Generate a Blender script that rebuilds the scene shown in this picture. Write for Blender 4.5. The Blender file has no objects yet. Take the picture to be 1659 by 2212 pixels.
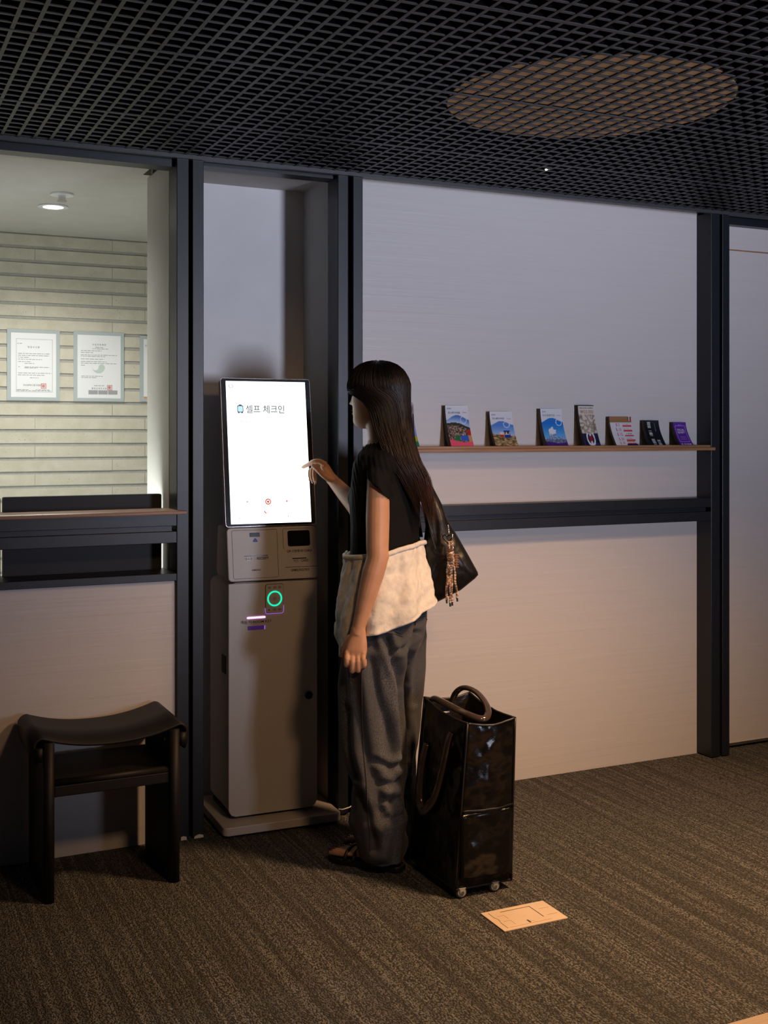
import bpy, bmesh, math, random
from mathutils import Vector, Matrix, noise

random.seed(7)
scene = bpy.context.scene
COL = scene.collection
TMP = bpy.data.scenes.new('workbench')          # scratch scene for evaluating text outlines and remeshes

# ------------------------------------------------------------------ camera, world, lights, exposure
# world: X along the partition to the right, Y into the wall, Z up; camera stands at the origin
FOC, HX, HY, EYE = 2487.0, 829.5, 935.0, 1.38      # focal length in pixels of a 1659 wide frame, horizon row, eye height
TH = math.radians(25.25)                           # camera turned to the right of the wall normal
CT, ST = math.cos(TH), math.sin(TH)
cam_d = bpy.data.cameras.new('camera')
cam = bpy.data.objects.new('camera', cam_d); COL.objects.link(cam)
cam.location = (0, 0, EYE); cam.rotation_euler = (math.pi / 2, 0, -TH)
cam_d.sensor_fit = 'HORIZONTAL'; cam_d.sensor_width = 24.0; cam_d.lens = FOC / 1659 * 24.0
cam_d.shift_y = -(1106 - HY) / 1659
cam_d.clip_start = 0.05
scene.camera = cam

world = bpy.data.worlds.new('world'); scene.world = world
world.use_nodes = True
bg = world.node_tree.nodes['Background']
bg.inputs['Color'].default_value = (0.62, 0.72, 1.0, 1); bg.inputs['Strength'].default_value = 0.02

def lamp(name, kind, loc, target, energy, color, **kw):
    d = bpy.data.lights.new(name, kind); d.energy = energy; d.color = color
    for k, v in kw.items(): setattr(d, k, v)
    o = bpy.data.objects.new(name, d); COL.objects.link(o); o.location = loc
    o.rotation_euler = (Vector(target) - Vector(loc)).to_track_quat('-Z', 'Y').to_euler()
    return o
# daylight from the lobby window behind the camera, and the warm ceiling downlight of the lobby
lamp('window_daylight', 'AREA', (3.2, -2.5, 1.3), (2.3, 3.9, 3.6), 43, (0.76, 0.80, 1.0), shape='RECTANGLE', size=0.5, size_y=1.2, spread=math.radians(66))
WARM = (1.0, 0.58, 0.29)
lamp('lobby_warm_spot', 'SPOT', (2.45, 2.15, 2.26), (2.28, 2.45, 0.0), 330, WARM, spot_size=math.radians(121), spot_blend=1.0, shadow_soft_size=0.16)
lamp('lobby_warm_spot', 'SPOT', (1.35, 0.9, 2.26), (1.52, 3.6, 0.55), 72, WARM, spot_size=math.radians(58), spot_blend=1.0, shadow_soft_size=0.14)  # unseen spot added, narrowed and aimed to brighten the kiosk
lamp('office_downlight', 'SPOT', (0.80, 4.93, 2.30), (0.80, 4.95, 0.0), 62, (1.0, 0.95, 0.86), spot_size=math.radians(155), spot_blend=0.9, shadow_soft_size=0.05)

vs = scene.view_settings
vs.view_transform = 'Standard'; vs.look = 'None'; vs.exposure = 0.0; vs.gamma = 1.0; vs.use_curve_mapping = False

# ------------------------------------------------------------------ materials
def lin(c):
    return tuple((x / 12.92 if x <= 0.04045 else ((x + 0.055) / 1.055) ** 2.4) for x in c)
def rgb(r, g, b):
    return lin((r / 255, g / 255, b / 255))
M = {}
def mat(name, color, rough=0.5, metal=0.0, spec=0.5, emit=None, estr=0.0, coat=0.0, trans=0.0, sss=0.0, alpha=1.0, sheen=0.0):
    m = bpy.data.materials.new(name); m.use_nodes = True
    p = m.node_tree.nodes['Principled BSDF']
    p.inputs['Base Color'].default_value = (*color, 1); p.inputs['Roughness'].default_value = rough
    p.inputs['Metallic'].default_value = metal; p.inputs['Specular IOR Level'].default_value = spec
    p.inputs['Coat Weight'].default_value = coat; p.inputs['Coat Roughness'].default_value = 0.08
    p.inputs['Transmission Weight'].default_value = trans; p.inputs['Alpha'].default_value = alpha
    p.inputs['Sheen Weight'].default_value = sheen
    if sss:
        p.inputs['Subsurface Weight'].default_value = sss; p.inputs['Subsurface Radius'].default_value = (0.012, 0.005, 0.003)
    if emit:
        p.inputs['Emission Color'].default_value = (*emit, 1); p.inputs['Emission Strength'].default_value = estr
    M[name] = m
    return m
def nodes(m): return m.node_tree.nodes, m.node_tree.links, m.node_tree.nodes['Principled BSDF']
def grain(m, scale=(1, 1, 1), nscale=5.0, detail=4.0, c2=None, bump=0.0, dist=0.002, lo=0.35, hi=0.65, coord='Object', tex='NOISE'):
    """noise in object space: mixes a second colour in and/or gives fine relief"""
    n, l, p = nodes(m)
    tc = n.new('ShaderNodeTexCoord'); mp = n.new('ShaderNodeMapping'); mp.inputs['Scale'].default_value = scale
    if coord == 'WORLD':
        tc = n.new('ShaderNodeNewGeometry'); coord = 'Position'
    l.new(tc.outputs[coord], mp.inputs['Vector'])
    if tex == 'NOISE':
        t = n.new('ShaderNodeTexNoise'); t.inputs['Scale'].default_value = nscale; t.inputs['Detail'].default_value = detail
        out = t.outputs['Fac']
    else:
        t = n.new('ShaderNodeTexVoronoi'); t.inputs['Scale'].default_value = nscale
        out = t.outputs['Distance']
    l.new(mp.outputs['Vector'], t.inputs['Vector'])
    r = n.new('ShaderNodeMapRange'); r.inputs['From Min'].default_value = lo; r.inputs['From Max'].default_value = hi
    l.new(out, r.inputs['Value'])
    if c2 is not None:
        mx = n.new('ShaderNodeMix'); mx.data_type = 'RGBA'
        src = p.inputs['Base Color']
        if src.is_linked: l.new(src.links[0].from_socket, mx.inputs['A'])
        else: mx.inputs['A'].default_value = src.default_value
        mx.inputs['B'].default_value = (*c2, 1)
        l.new(r.outputs['Result'], mx.inputs['Factor']); l.new(mx.outputs['Result'], p.inputs['Base Color'])
    if bump:
        b = n.new('ShaderNodeBump'); b.inputs['Strength'].default_value = bump; b.inputs['Distance'].default_value = dist
        l.new(r.outputs['Result'], b.inputs['Height'])
        if p.inputs['Normal'].is_linked: l.new(p.inputs['Normal'].links[0].from_socket, b.inputs['Normal'])
        l.new(b.outputs['Normal'], p.inputs['Normal'])
    return m

steel = grain(mat('navy_steel', (0.010, 0.012, 0.017), 0.40, 0.0, 0.45), nscale=30, bump=0.03, c2=(0.008, 0.010, 0.015))
trimgrey = mat('ceiling_trim_grey', (0.045, 0.046, 0.05), 0.4)
gridmat = grain(mat('grid_charcoal_lit', (0.030, 0.031, 0.033), 0.5), nscale=40, c2=(0.025, 0.026, 0.028))  # bar undersides, lighter because light reaches them
webmat = mat('grid_charcoal_shaded', (0.0022, 0.0022, 0.0025), 0.8, spec=0.05)  # same paint as the flange, darkened to stand for shade between bars
black = mat('plenum_black', (0.004, 0.004, 0.004), 0.9, spec=0.1)
panel = mat('painted_veneer', (0.60, 0.575, 0.565), 0.42)
grain(panel, (0.9, 1, 34), 3.0, 6, c2=(0.575, 0.55, 0.54), lo=0.3, hi=0.75)
grain(panel, (0.5, 1, 22), 2.0, 6, bump=0.11, dist=0.002, lo=0.47, hi=0.60)
plaster = grain(mat('white_plaster', (0.62, 0.60, 0.56), 0.7), nscale=9, c2=(0.59, 0.57, 0.53), bump=0.04)
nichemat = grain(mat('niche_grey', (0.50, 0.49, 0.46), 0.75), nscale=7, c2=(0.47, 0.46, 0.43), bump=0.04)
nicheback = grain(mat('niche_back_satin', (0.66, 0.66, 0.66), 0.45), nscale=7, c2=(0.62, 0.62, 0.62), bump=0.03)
stone = mat('sandstone', (0.60, 0.57, 0.475), 0.85)
grain(stone, coord='WORLD', nscale=14, detail=8, c2=(0.53, 0.50, 0.40), bump=0.2, dist=0.004)
grain(stone, coord='WORLD', nscale=160, detail=2, c2=(0.36, 0.33, 0.25), lo=0.66, hi=0.74)
mortar = grain(mat('recess_mortar', (0.40, 0.39, 0.36), 0.9), nscale=60, bump=0.2, c2=(0.36, 0.35, 0.325))
oak = mat('oak', (0.36, 0.19, 0.085), 0.42)
grain(oak, (1.2, 14, 30), 5, 6, c2=(0.24, 0.115, 0.05), bump=0.1)
blackwood = grain(mat('black_stained_wood', (0.0055, 0.0048, 0.0045), 0.55, spec=0.3), (2, 20, 20), 6, 5, c2=(0.008, 0.0068, 0.006), bump=0.08)
carpet = mat('ribbed_carpet', (0.20, 0.195, 0.183), 0.95, spec=0.1)
grain(carpet, (120, 0.9, 1), 1.0, 2, c2=(0.070, 0.067, 0.063), lo=0.36, hi=0.66)
grain(carpet, (34, 0.3, 1), 1.0, 2, c2=(0.080, 0.077, 0.072), lo=0.46, hi=0.66)
grain(carpet, (1, 0.7, 1), 215, 1, c2=(0.037, 0.035, 0.033), bump=0.8, dist=0.004, lo=0.36, hi=0.75, tex='VORONOI')
paleboard = grain(mat('pale_floor_board', (0.46, 0.36, 0.26), 0.5), (2, 30, 1), 4, 5, c2=(0.40, 0.30, 0.21), bump=0.05)
kwhite = grain(mat('kiosk_warm_white', (0.50, 0.475, 0.445), 0.42), nscale=60, c2=(0.485, 0.46, 0.43))
kblack = mat('gloss_black', (0.006, 0.006, 0.007), 0.15)
matteblack = mat('matte_black', (0.008, 0.008, 0.009), 0.6)
seam = mat('seam_dark', (0.05, 0.045, 0.04), 0.7)
ink = mat('print_dark_grey', (0.03, 0.028, 0.03), 0.6)
inkgrey = mat('print_grey', (0.33, 0.33, 0.36), 0.7)
inkred = mat('stamp_red', (0.62, 0.16, 0.11), 0.7)
inkgreen = mat('emblem_pale_green', (0.50, 0.60, 0.56), 0.7)
inkorange = mat('print_orange', (0.72, 0.26, 0.10), 0.6)
paper = mat('paper_white', (0.78, 0.80, 0.82), 0.45)
laminate = mat('laminate_film', (0.43, 0.49, 0.50), 0.25)
chrome = mat('chrome', (0.7, 0.7, 0.72), 0.2, 1.0)
beigeplastic = grain(mat('beige_plastic', (0.70, 0.55, 0.40), 0.35), nscale=12, c2=(0.66, 0.52, 0.38))
screen_m = mat('screen_light', (0.02, 0.02, 0.02), 0.3, emit=(0.93, 1.0, 0.99), estr=2.3)
scr_grey = mat('screen_text_grey', (0, 0, 0), 0.5, emit=(0.07, 0.07, 0.075), estr=1.0)
scr_pale = mat('screen_text_pale', (0, 0, 0), 0.5, emit=(0.25, 0.42, 0.44), estr=1.0)
scr_dark = mat('screen_text_dark', (0, 0, 0), 0.5, emit=(0.02, 0.03, 0.04), estr=1.0)
scr_cyan = mat('screen_icon_cyan', (0, 0, 0), 0.5, emit=(0.55, 0.90, 1.0), estr=1.0)
scr_red = mat('screen_icon_red', (0, 0, 0), 0.5, emit=(0.75, 0.10, 0.06), estr=1.0)
led_green = mat('led_green', (0, 0, 0), 0.5, emit=(0.0, 1.0, 0.50), estr=1.1)
led_pink = mat('led_pink', (0, 0, 0), 0.5, emit=(1.0, 0.42, 1.0), estr=2.2)
led_violet = mat('led_violet', (0, 0, 0), 0.5, emit=(0.42, 0.16, 0.75), estr=0.9)
purple_in = mat('slot_violet_glow', (0.03, 0.015, 0.06), 0.5, emit=(0.12, 0.03, 0.35), estr=0.18)
bulb = mat('downlight_lens', (0, 0, 0), 0.5, emit=(1.0, 0.96, 0.86), estr=9)
monitor_light = mat('monitor_light', (0, 0, 0), 0.5, emit=(0.92, 1.0, 0.95), estr=11.0)
disc_glow = grain(mat('brown_disc_glow', (0.18, 0.12, 0.075), 0.9, emit=(0.60, 0.34, 0.17), estr=0.12), nscale=18, c2=(0.10, 0.07, 0.045))  # emission stands in for light falling on the grid webs
blueink = mat('sticker_blue', (0.05, 0.08, 0.42), 0.5)
whiteink = mat('print_white', (0.75, 0.75, 0.78), 0.6)
edge_paper = mat('paper_edge', (0.12, 0.118, 0.115), 0.8)
edge_dark = mat('booklet_back_dark', (0.05, 0.05, 0.052), 0.7)

# ------------------------------------------------------------------ geometry helpers
class MB:
    def __init__(s): s.v = []; s.f = []
    def add(s, pts, faces):
        o = len(s.v); s.v += [tuple(p) for p in pts]; s.f += [tuple(i + o for i in f) for f in faces]; return s
    def box(s, x0, x1, y0, y1, z0, z1, fn=None):
        p = [(x0, y0, z0), (x1, y0, z0), (x1, y1, z0), (x0, y1, z0), (x0, y0, z1), (x1, y0, z1), (x1, y1, z1), (x0, y1, z1)]
        if fn: p = [fn(*q) for q in p]
        return s.add(p, [(0, 3, 2, 1), (4, 5, 6, 7), (0, 1, 5, 4), (1, 2, 6, 5), (2, 3, 7, 6), (3, 0, 4, 7)])
    def prism(s, poly, fn, t0, t1):
        n = len(poly)
        p = [fn(a, b, t0) for a, b in poly] + [fn(a, b, t1) for a, b in poly]
        fs = [tuple(range(n))[::-1], tuple(range(n, 2 * n))] + [(i, (i + 1) % n, n + (i + 1) % n, n + i) for i in range(n)]
        return s.add(p, fs)
    def loft(s, rings, cap=True, closed=True):
        n = len(rings[0]); pts = [q for r in rings for q in r]; fs = []
        for k in range(len(rings) - 1):
            for i in range(n if closed else n - 1):
                j = (i + 1) % n
                fs.append((k * n + i, k * n + j, (k + 1) * n + j, (k + 1) * n + i))
        if cap and closed:
            fs.append(tuple(range(n))[::-1]); fs.append(tuple((len(rings) - 1) * n + i for i in range(n)))
        return s.add(pts, fs)
    def tube(s, path, rad, n=10, flat=1.0, up=None):
        path = [Vector(p) for p in path]
        if not hasattr(rad, '__len__'): rad = [rad] * len(path)
        rings = []; prev = None
        for i, p in enumerate(path):
            t = (path[min(i + 1, len(path) - 1)] - path[max(i - 1, 0)]).normalized()
            if prev is None:
                a = Vector(up) if up else (Vector((0, 0, 1)) if abs(t.z) < 0.9 else Vector((1, 0, 0)))
            else: a = prev
            a = (a - t * a.dot(t)).normalized(); prev = a
            b = t.cross(a)
            rings.append([p + a * rad[i] * math.cos(2 * math.pi * k / n) + b * rad[i] * flat * math.sin(2 * math.pi * k / n) for k in range(n)])
        return s.loft(rings)
    def disc(s, c, ax, ay, r, n=24, r0=0.0):
        c, ax, ay = Vector(c), Vector(ax), Vector(ay)
        o = [c + ax * r * math.cos(2 * math.pi * k / n) + ay * r * math.sin(2 * math.pi * k / n) for k in range(n)]
        if r0 <= 0: return s.add(o, [tuple(range(n))])
        i_ = [c + ax * r0 * math.cos(2 * math.pi * k / n) + ay * r0 * math.sin(2 * math.pi * k / n) for k in range(n)]
        return s.add(o + i_, [(k, (k + 1) % n, n + (k + 1) % n, n + k) for k in range(n)])
    def ball(s, c, ra, rb, rc, ax=(1, 0, 0), ay=(0, 1, 0), az=(0, 0, 1), n=16, m=10):
        c, ax, ay, az = Vector(c), Vector(ax), Vector(ay), Vector(az); rings = []
        for k in range(m + 1):
            th = math.pi * (k + 0.02) / (m + 0.04)
            rings.append([c + ax * ra * math.sin(th) * math.cos(2 * math.pi * i / n) + ay * rb * math.sin(th) * math.sin(2 * math.pi * i / n) - az * rc * math.cos(th) for i in range(n)])
        return s.loft(rings)
    def surf(s, fn, nu, nv):
        pts = [fn(i / nu, j / nv) for j in range(nv + 1) for i in range(nu + 1)]
        return s.add(pts, [(j * (nu + 1) + i, j * (nu + 1) + i + 1, (j + 1) * (nu + 1) + i + 1, (j + 1) * (nu + 1) + i) for j in range(nv) for i in range(nu)])
    def mesh(s, name):
        me = bpy.data.meshes.new(name); me.from_pydata(s.v, [], s.f)
        bm = bmesh.new(); bm.from_mesh(me); bmesh.ops.recalc_face_normals(bm, faces=bm.faces); bm.to_mesh(me); bm.free()
        return me

def rrect(x0, x1, y0, y1, r, n=5):
    out = []
    for cx, cy, a0 in ((x1 - r, y1 - r, 0), (x0 + r, y1 - r, 90), (x0 + r, y0 + r, 180), (x1 - r, y0 + r, 270)):
        for k in range(n + 1):
            a = math.radians(a0 + 90 * k / n); out.append((cx + r * math.cos(a), cy + r * math.sin(a)))
    return out
def link(name, me, m, parent=None, smooth=False, bevel=0.0, seg=2, sub=0, solid=0.0):
    o = bpy.data.objects.new(name, me); COL.objects.link(o)
    if m is not None and len(me.materials) == 0: me.materials.append(m)
    if parent is not None: o.parent = parent
    if smooth:
        for p in me.polygons: p.use_smooth = True
    if solid:
        md = o.modifiers.new('thickness', 'SOLIDIFY'); md.thickness = solid; md.offset = 0
    if bevel:
        md = o.modifiers.new('bevel', 'BEVEL'); md.width = bevel; md.segments = seg; md.limit_method = 'ANGLE'; md.angle_limit = math.radians(40)
    if sub:
        md = o.modifiers.new('subdivision', 'SUBSURF'); md.levels = sub; md.render_levels = sub
    return o
def obj(name, mb, m, parent=None, **kw): return link(name, mb.mesh(name), m, parent, **kw)
def tag(o, label, cat, group=None):
    o['label'] = label; o['category'] = cat
    if group: o['group'] = group
    return o
def struct(o): o['kind'] = 'structure'; return o
def thing(name, label, cat, loc=(0, 0, 0), rz=0.0, group=None):
    o = bpy.data.objects.new(name, None); COL.objects.link(o); o.location = loc; o.rotation_euler = (0, 0, rz)
    o.empty_display_size = 0.1
    return tag(o, label, cat, group)
def tmp_graph():
    with bpy.context.temp_override(scene=TMP, view_layer=TMP.view_layers[0]):
        dg = bpy.context.evaluated_depsgraph_get(); dg.update(); return dg
def text(s, fn, m, parent, height=None, width=None, name='lettering', bold=0.0, align='CENTER'):
    """flat lettering: text outlines filled and laid on a surface by fn(x, y)"""
    c = bpy.data.curves.new('t', 'FONT'); c.body = s; c.size = 1.0; c.align_x = align; c.offset = bold; c.resolution_u = 3
    o = bpy.data.objects.new('t', c); TMP.collection.objects.link(o)
    dg = tmp_graph(); me = bpy.data.meshes.new_from_object(o.evaluated_get(dg))
    bpy.data.objects.remove(o); bpy.data.curves.remove(c)
    xs = [v.co.x for v in me.vertices]; ys = [v.co.y for v in me.vertices]
    cy = (min(ys) + max(ys)) / 2; cx = (min(xs) + max(xs)) / 2 if align == 'CENTER' else min(xs)
    k = height / (max(ys) - min(ys)) if height else width / (max(xs) - min(xs))
    kx = width / (max(xs) - min(xs)) if width else k
    for v in me.vertices: v.co = Vector(fn((v.co.x - cx) * kx, (v.co.y - cy) * k))
    me.materials.clear()
    return link(name, me, m, parent)

# ------------------------------------------------------------------ the setting
YF = 3.82            # front plane of the black steel frame
YP = 3.911           # recessed white panels
ZC = 2.32            # underside of the open-cell ceiling
floor = struct(obj('floor', MB().box(-2.5, 6.5, 2.09, 6.2, -0.05, 0.0), carpet))
fl2 = struct(obj('floor', MB().box(-2.5, 6.5, -4.0, 2.088, -0.05, 0.001), paleboard)); fl2['label'] = 'pale board floor edging the carpet at the lower right corner'
ceil = struct(obj('ceiling', MB().box(-2.5, 6.5, -2.0, 6.2, 2.80, 2.85), black))
# open-cell grid: every bar its own piece, one paint coloured as a lit flange under a shaded web
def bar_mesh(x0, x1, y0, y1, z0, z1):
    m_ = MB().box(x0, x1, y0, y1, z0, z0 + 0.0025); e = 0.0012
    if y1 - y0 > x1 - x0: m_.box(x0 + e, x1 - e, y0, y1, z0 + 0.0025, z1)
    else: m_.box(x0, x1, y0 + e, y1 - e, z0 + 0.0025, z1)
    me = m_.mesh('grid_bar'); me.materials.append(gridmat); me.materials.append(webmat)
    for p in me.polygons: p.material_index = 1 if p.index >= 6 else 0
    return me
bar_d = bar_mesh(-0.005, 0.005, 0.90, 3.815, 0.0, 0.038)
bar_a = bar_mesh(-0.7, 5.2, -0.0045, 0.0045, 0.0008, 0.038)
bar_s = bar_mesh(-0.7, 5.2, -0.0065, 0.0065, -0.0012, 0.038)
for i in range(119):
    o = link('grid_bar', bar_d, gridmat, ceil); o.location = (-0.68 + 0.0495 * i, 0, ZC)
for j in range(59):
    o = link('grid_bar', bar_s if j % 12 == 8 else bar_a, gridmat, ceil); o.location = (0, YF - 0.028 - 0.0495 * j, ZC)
struct(obj('trim_1', MB().box(-2.5, 6.5, YF - 0.014, YF + 0.004, ZC - 0.012, ZC + 0.03), trimgrey))

def post(n, x0, x1, y1=3.917):
    return struct(obj('trim_%d' % n, MB().box(x0, x1, YF, y1, 0.004, ZC - 0.004), steel, bevel=0.002))
p2 = post(2, 1.027, 1.069); p3 = post(3, 1.0815, 1.121)
obj('base_shim', MB().prism([(1.040, 0.0), (1.041, 0.011), (1.049, 0.013), (1.060, 0.010), (1.061, 0.0)], lambda a, b, t: (a, t, b), YF - 0.004, YF), plaster, p2)
obj('base_shim', MB().prism([(1.086, 0.0), (1.088, 0.007), (1.104, 0.012), (1.118, 0.008), (1.119, 0.0)], lambda a, b, t: (a, t, b), YF - 0.004, YF), plaster, p3)
post(4, 1.6185, 1.6587); post(5, 1.678, 1.7168)
post(6, 3.334, 3.3815); post(7, 3.395, 3.4346)
for n, (a, b) in enumerate(((1.069, 1.0815), (1.6587, 1.678), (3.3815, 3.395))):        # dark grooves between paired posts
    struct(obj('trim_%d' % (8 + n), MB().box(a, b, YF + 0.03, 3.915, 0.0, ZC), matteblack))
# headers above the openings
struct(obj('trim_11', MB().box(-0.6, 1.027, YF + 0.03, 3.917, 2.285, ZC + 0.02), steel))
struct(obj('trim_12', MB().box(1.121, 1.6185, YF + 0.03, 3.917, 2.300, ZC + 0.02), steel))
struct(obj('trim_13', MB().box(3.4346, 6.0, YF + 0.05, 3.912, 2.283, ZC + 0.02), steel))
# horizontal rails: two tubes with a recessed groove between
def rail(n, x0, x1):
    struct(obj('trim_%d' % n, MB().box(x0, x1, YF, 3.905, 1.0655, 1.105), steel, bevel=0.0015))
    struct(obj('trim_%d' % (n + 1), MB().box(x0, x1, YF, 3.905, 1.008, 1.047), steel, bevel=0.0015))
    struct(obj('trim_%d' % (n + 2), MB().box(x0, x1 - 0.012, YF + 0.02, 3.90, 1.047, 1.0655), steel))
rail(14, 1.7168, 3.334)
rail(17, -0.6, 1.027)
struct(obj('trim_20', MB().box(-0.6, 1.027, YF, 4.0, 0.880, 0.905), steel, bevel=0.0015))        # counter opening sill
# panels
struct(obj('wall_right', MB().box(1.70, 3.36, YP, 3.94, 0.0, 2.45), panel))
wfr = struct(obj('wall_far_right', MB().box(3.40, 6.0, YP, 3.94, 0.022, 2.178), panel)); 
obj('panel', MB().box(3.40, 6.0, YP, 3.94, 2.184, 2.45), panel, wfr)
obj('seam', MB().box(3.40, 6.0, YP + 0.004, 3.938, 2.178, 2.184), oak, wfr)
struct(obj('baseboard_right', MB().box(3.40, 6.0, YP - 0.002, 3.94, 0.011, 0.0225), chrome))
struct(obj('wall_left', MB().box(-0.6, 1.0262, 3.836, 3.90, 0.0, 0.880), panel))
# kiosk niche
struct(obj('wall_niche_back', MB().box(1.03, 1.70, 4.165, 4.19, 0.0, 2.5), nicheback))
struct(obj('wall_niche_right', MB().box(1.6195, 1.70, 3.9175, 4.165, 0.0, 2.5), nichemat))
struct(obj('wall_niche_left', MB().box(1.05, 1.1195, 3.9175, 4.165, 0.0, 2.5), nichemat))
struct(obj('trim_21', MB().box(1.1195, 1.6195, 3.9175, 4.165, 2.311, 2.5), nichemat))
# office behind the counter
struct(obj('wall_partition', MB().box(1.026, 1.05, 3.9175, 4.235, 0.0, 2.325), plaster, bevel=0.004))
struct(obj('wall_office_right', MB().box(2.6, 2.65, 4.19, 5.7, 0.0, 2.4), plaster))
struct(obj('wall_office_left', MB().box(-1.65, -1.6, 3.95, 5.7, 0.0, 2.4), plaster))
oc = MB().box(-1.6, 1.0, 3.9175, 5.7, 2.325, 2.38); oc.box(1.0, 2.65, 4.19, 5.7, 2.325, 2.38)
struct(obj('trim_22', oc, plaster))
# stone wall: every plank set proud of the recessed bed
wb = struct(obj('wall_back', MB().box(-1.6, 2.6, 5.65, 5.70, 0.0, 2.4), mortar))
rnd = random.Random(3)
PITCH = 0.0668
plank_meshes = [MB().box(0.001, 0.524, 0, 0.02, 0, 0.0515).mesh('stone_plank') for _ in range(1)]
for r in range(34):
    z0 = 2.318 - 0.0515 - PITCH * r
    off = (0.307 if r % 2 else 0.147) - 0.525
    for k in range(5):
        x0 = off + 0.525 * k
        if x0 > 1.75 or x0 < -0.9: continue
        o = link('stone_plank', plank_meshes[0], stone, wb); o.location = (x0, 5.646 - rnd.uniform(0, 0.002), z0)

# ------------------------------------------------------------------ office things
def px_x(px, y):                                    # where a sight line through image column px crosses the depth plane y
    return y * math.tan(TH + math.atan((px - HX) / FOC))
def wz(px, py, y):                                  # height of image row py on that plane
    x = px_x(px, y); return EYE - (py - HY) / FOC * (x * ST + y * CT)

ct = tag(obj('counter_top', MB().prism([(3.788, 1.106), (3.788, 1.114), (3.80, 1.119), (3.96, 1.119), (3.96, 1.106)], lambda a, b, t: (t, a, b), -0.6, 1.0265), oak, smooth=False),
         'long oak counter top with a slim front edge over the dark rail', 'counter')
obj('end_lip', MB().prism([(-0.6, 3.786), (1.0535, 3.786), (1.0535, 3.795), (1.045, 3.8195), (-0.6, 3.8195)], lambda a, b, t: (a, b, t), 1.1065, 1.118), oak, ct, bevel=0.002)
# desk and two monitors seen from behind
dk = tag(obj('desk', MB().box(-1.2, 1.02, 4.005, 4.75, 0.70, 0.74), plaster), 'white desk surface behind the counter under the monitors', 'desk')
def monitor(x0, x1, label):
    t = thing('monitor', label, 'monitor', ((x0 + x1) / 2, 3.985, 0.0), 0, 'monitors behind the counter')
    w = (x1 - x0) / 2
    sk = 0.055
    def fn(x, y, z): return (x, y, z)
    obj('housing', MB().prism(rrect(-w, w, 0.86, 1.167, 0.006), lambda a, b, s: (a, s, b), -0.012, 0.016), matteblack, t)
    obj('lower_back', MB().box(-w + 0.01, w - 0.01, 0.0, 0.014, 0.78, 0.862), matteblack, t)
    obj('screen', MB().box(-w + 0.012, w - 0.012, 0.0162, 0.0172, 0.80, 1.155), monitor_light, t)
    obj('stand', MB().box(-0.03, 0.03, 0.017, 0.035, 0.745, 0.83), matteblack, t)
    obj('base', MB().box(-0.11, 0.11, 0.025, 0.19, 0.7405, 0.748), matteblack, t, bevel=0.002)
    return t
mx0 = px_x(6.5, 3.973); mx1 = px_x(349, 3.973)
monitor(mx0, mx1, 'black monitor seen from behind, filling the counter opening')
monitor(mx0 - 0.52, mx0 - 0.008, 'sliver of a second black monitor at the left picture edge')
# ceiling downlight and sprinkler
dl = thing('downlight', 'small lit recessed downlight in the office ceiling', 'downlight', (0.80, 4.93, 2.325))
obj('trim_ring', MB().disc((0, 0, -0.003), (1, 0, 0), (0, 1, 0), 0.062, 28, 0.042), paper, dl, solid=0.004)
obj('lens', MB().disc((0, 0, -0.004), (1, 0, 0), (0, 1, 0), 0.043, 28), bulb, dl)
sp = thing('sprinkler', 'fire sprinkler head with round plate beside the lit downlight', 'sprinkler', (0.79, 4.66, 2.325))
obj('escutcheon', MB().disc((0, 0, -0.004), (1, 0, 0), (0, 1, 0), 0.045, 28), paper, sp, solid=0.006)
sb = MB().tube([(0, 0, -0.005), (0, 0, -0.026)], 0.014, 12); sb.tube([(0, 0, -0.026), (0, 0, -0.03)], 0.019, 16)
obj('head', sb, chrome, sp)

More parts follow.
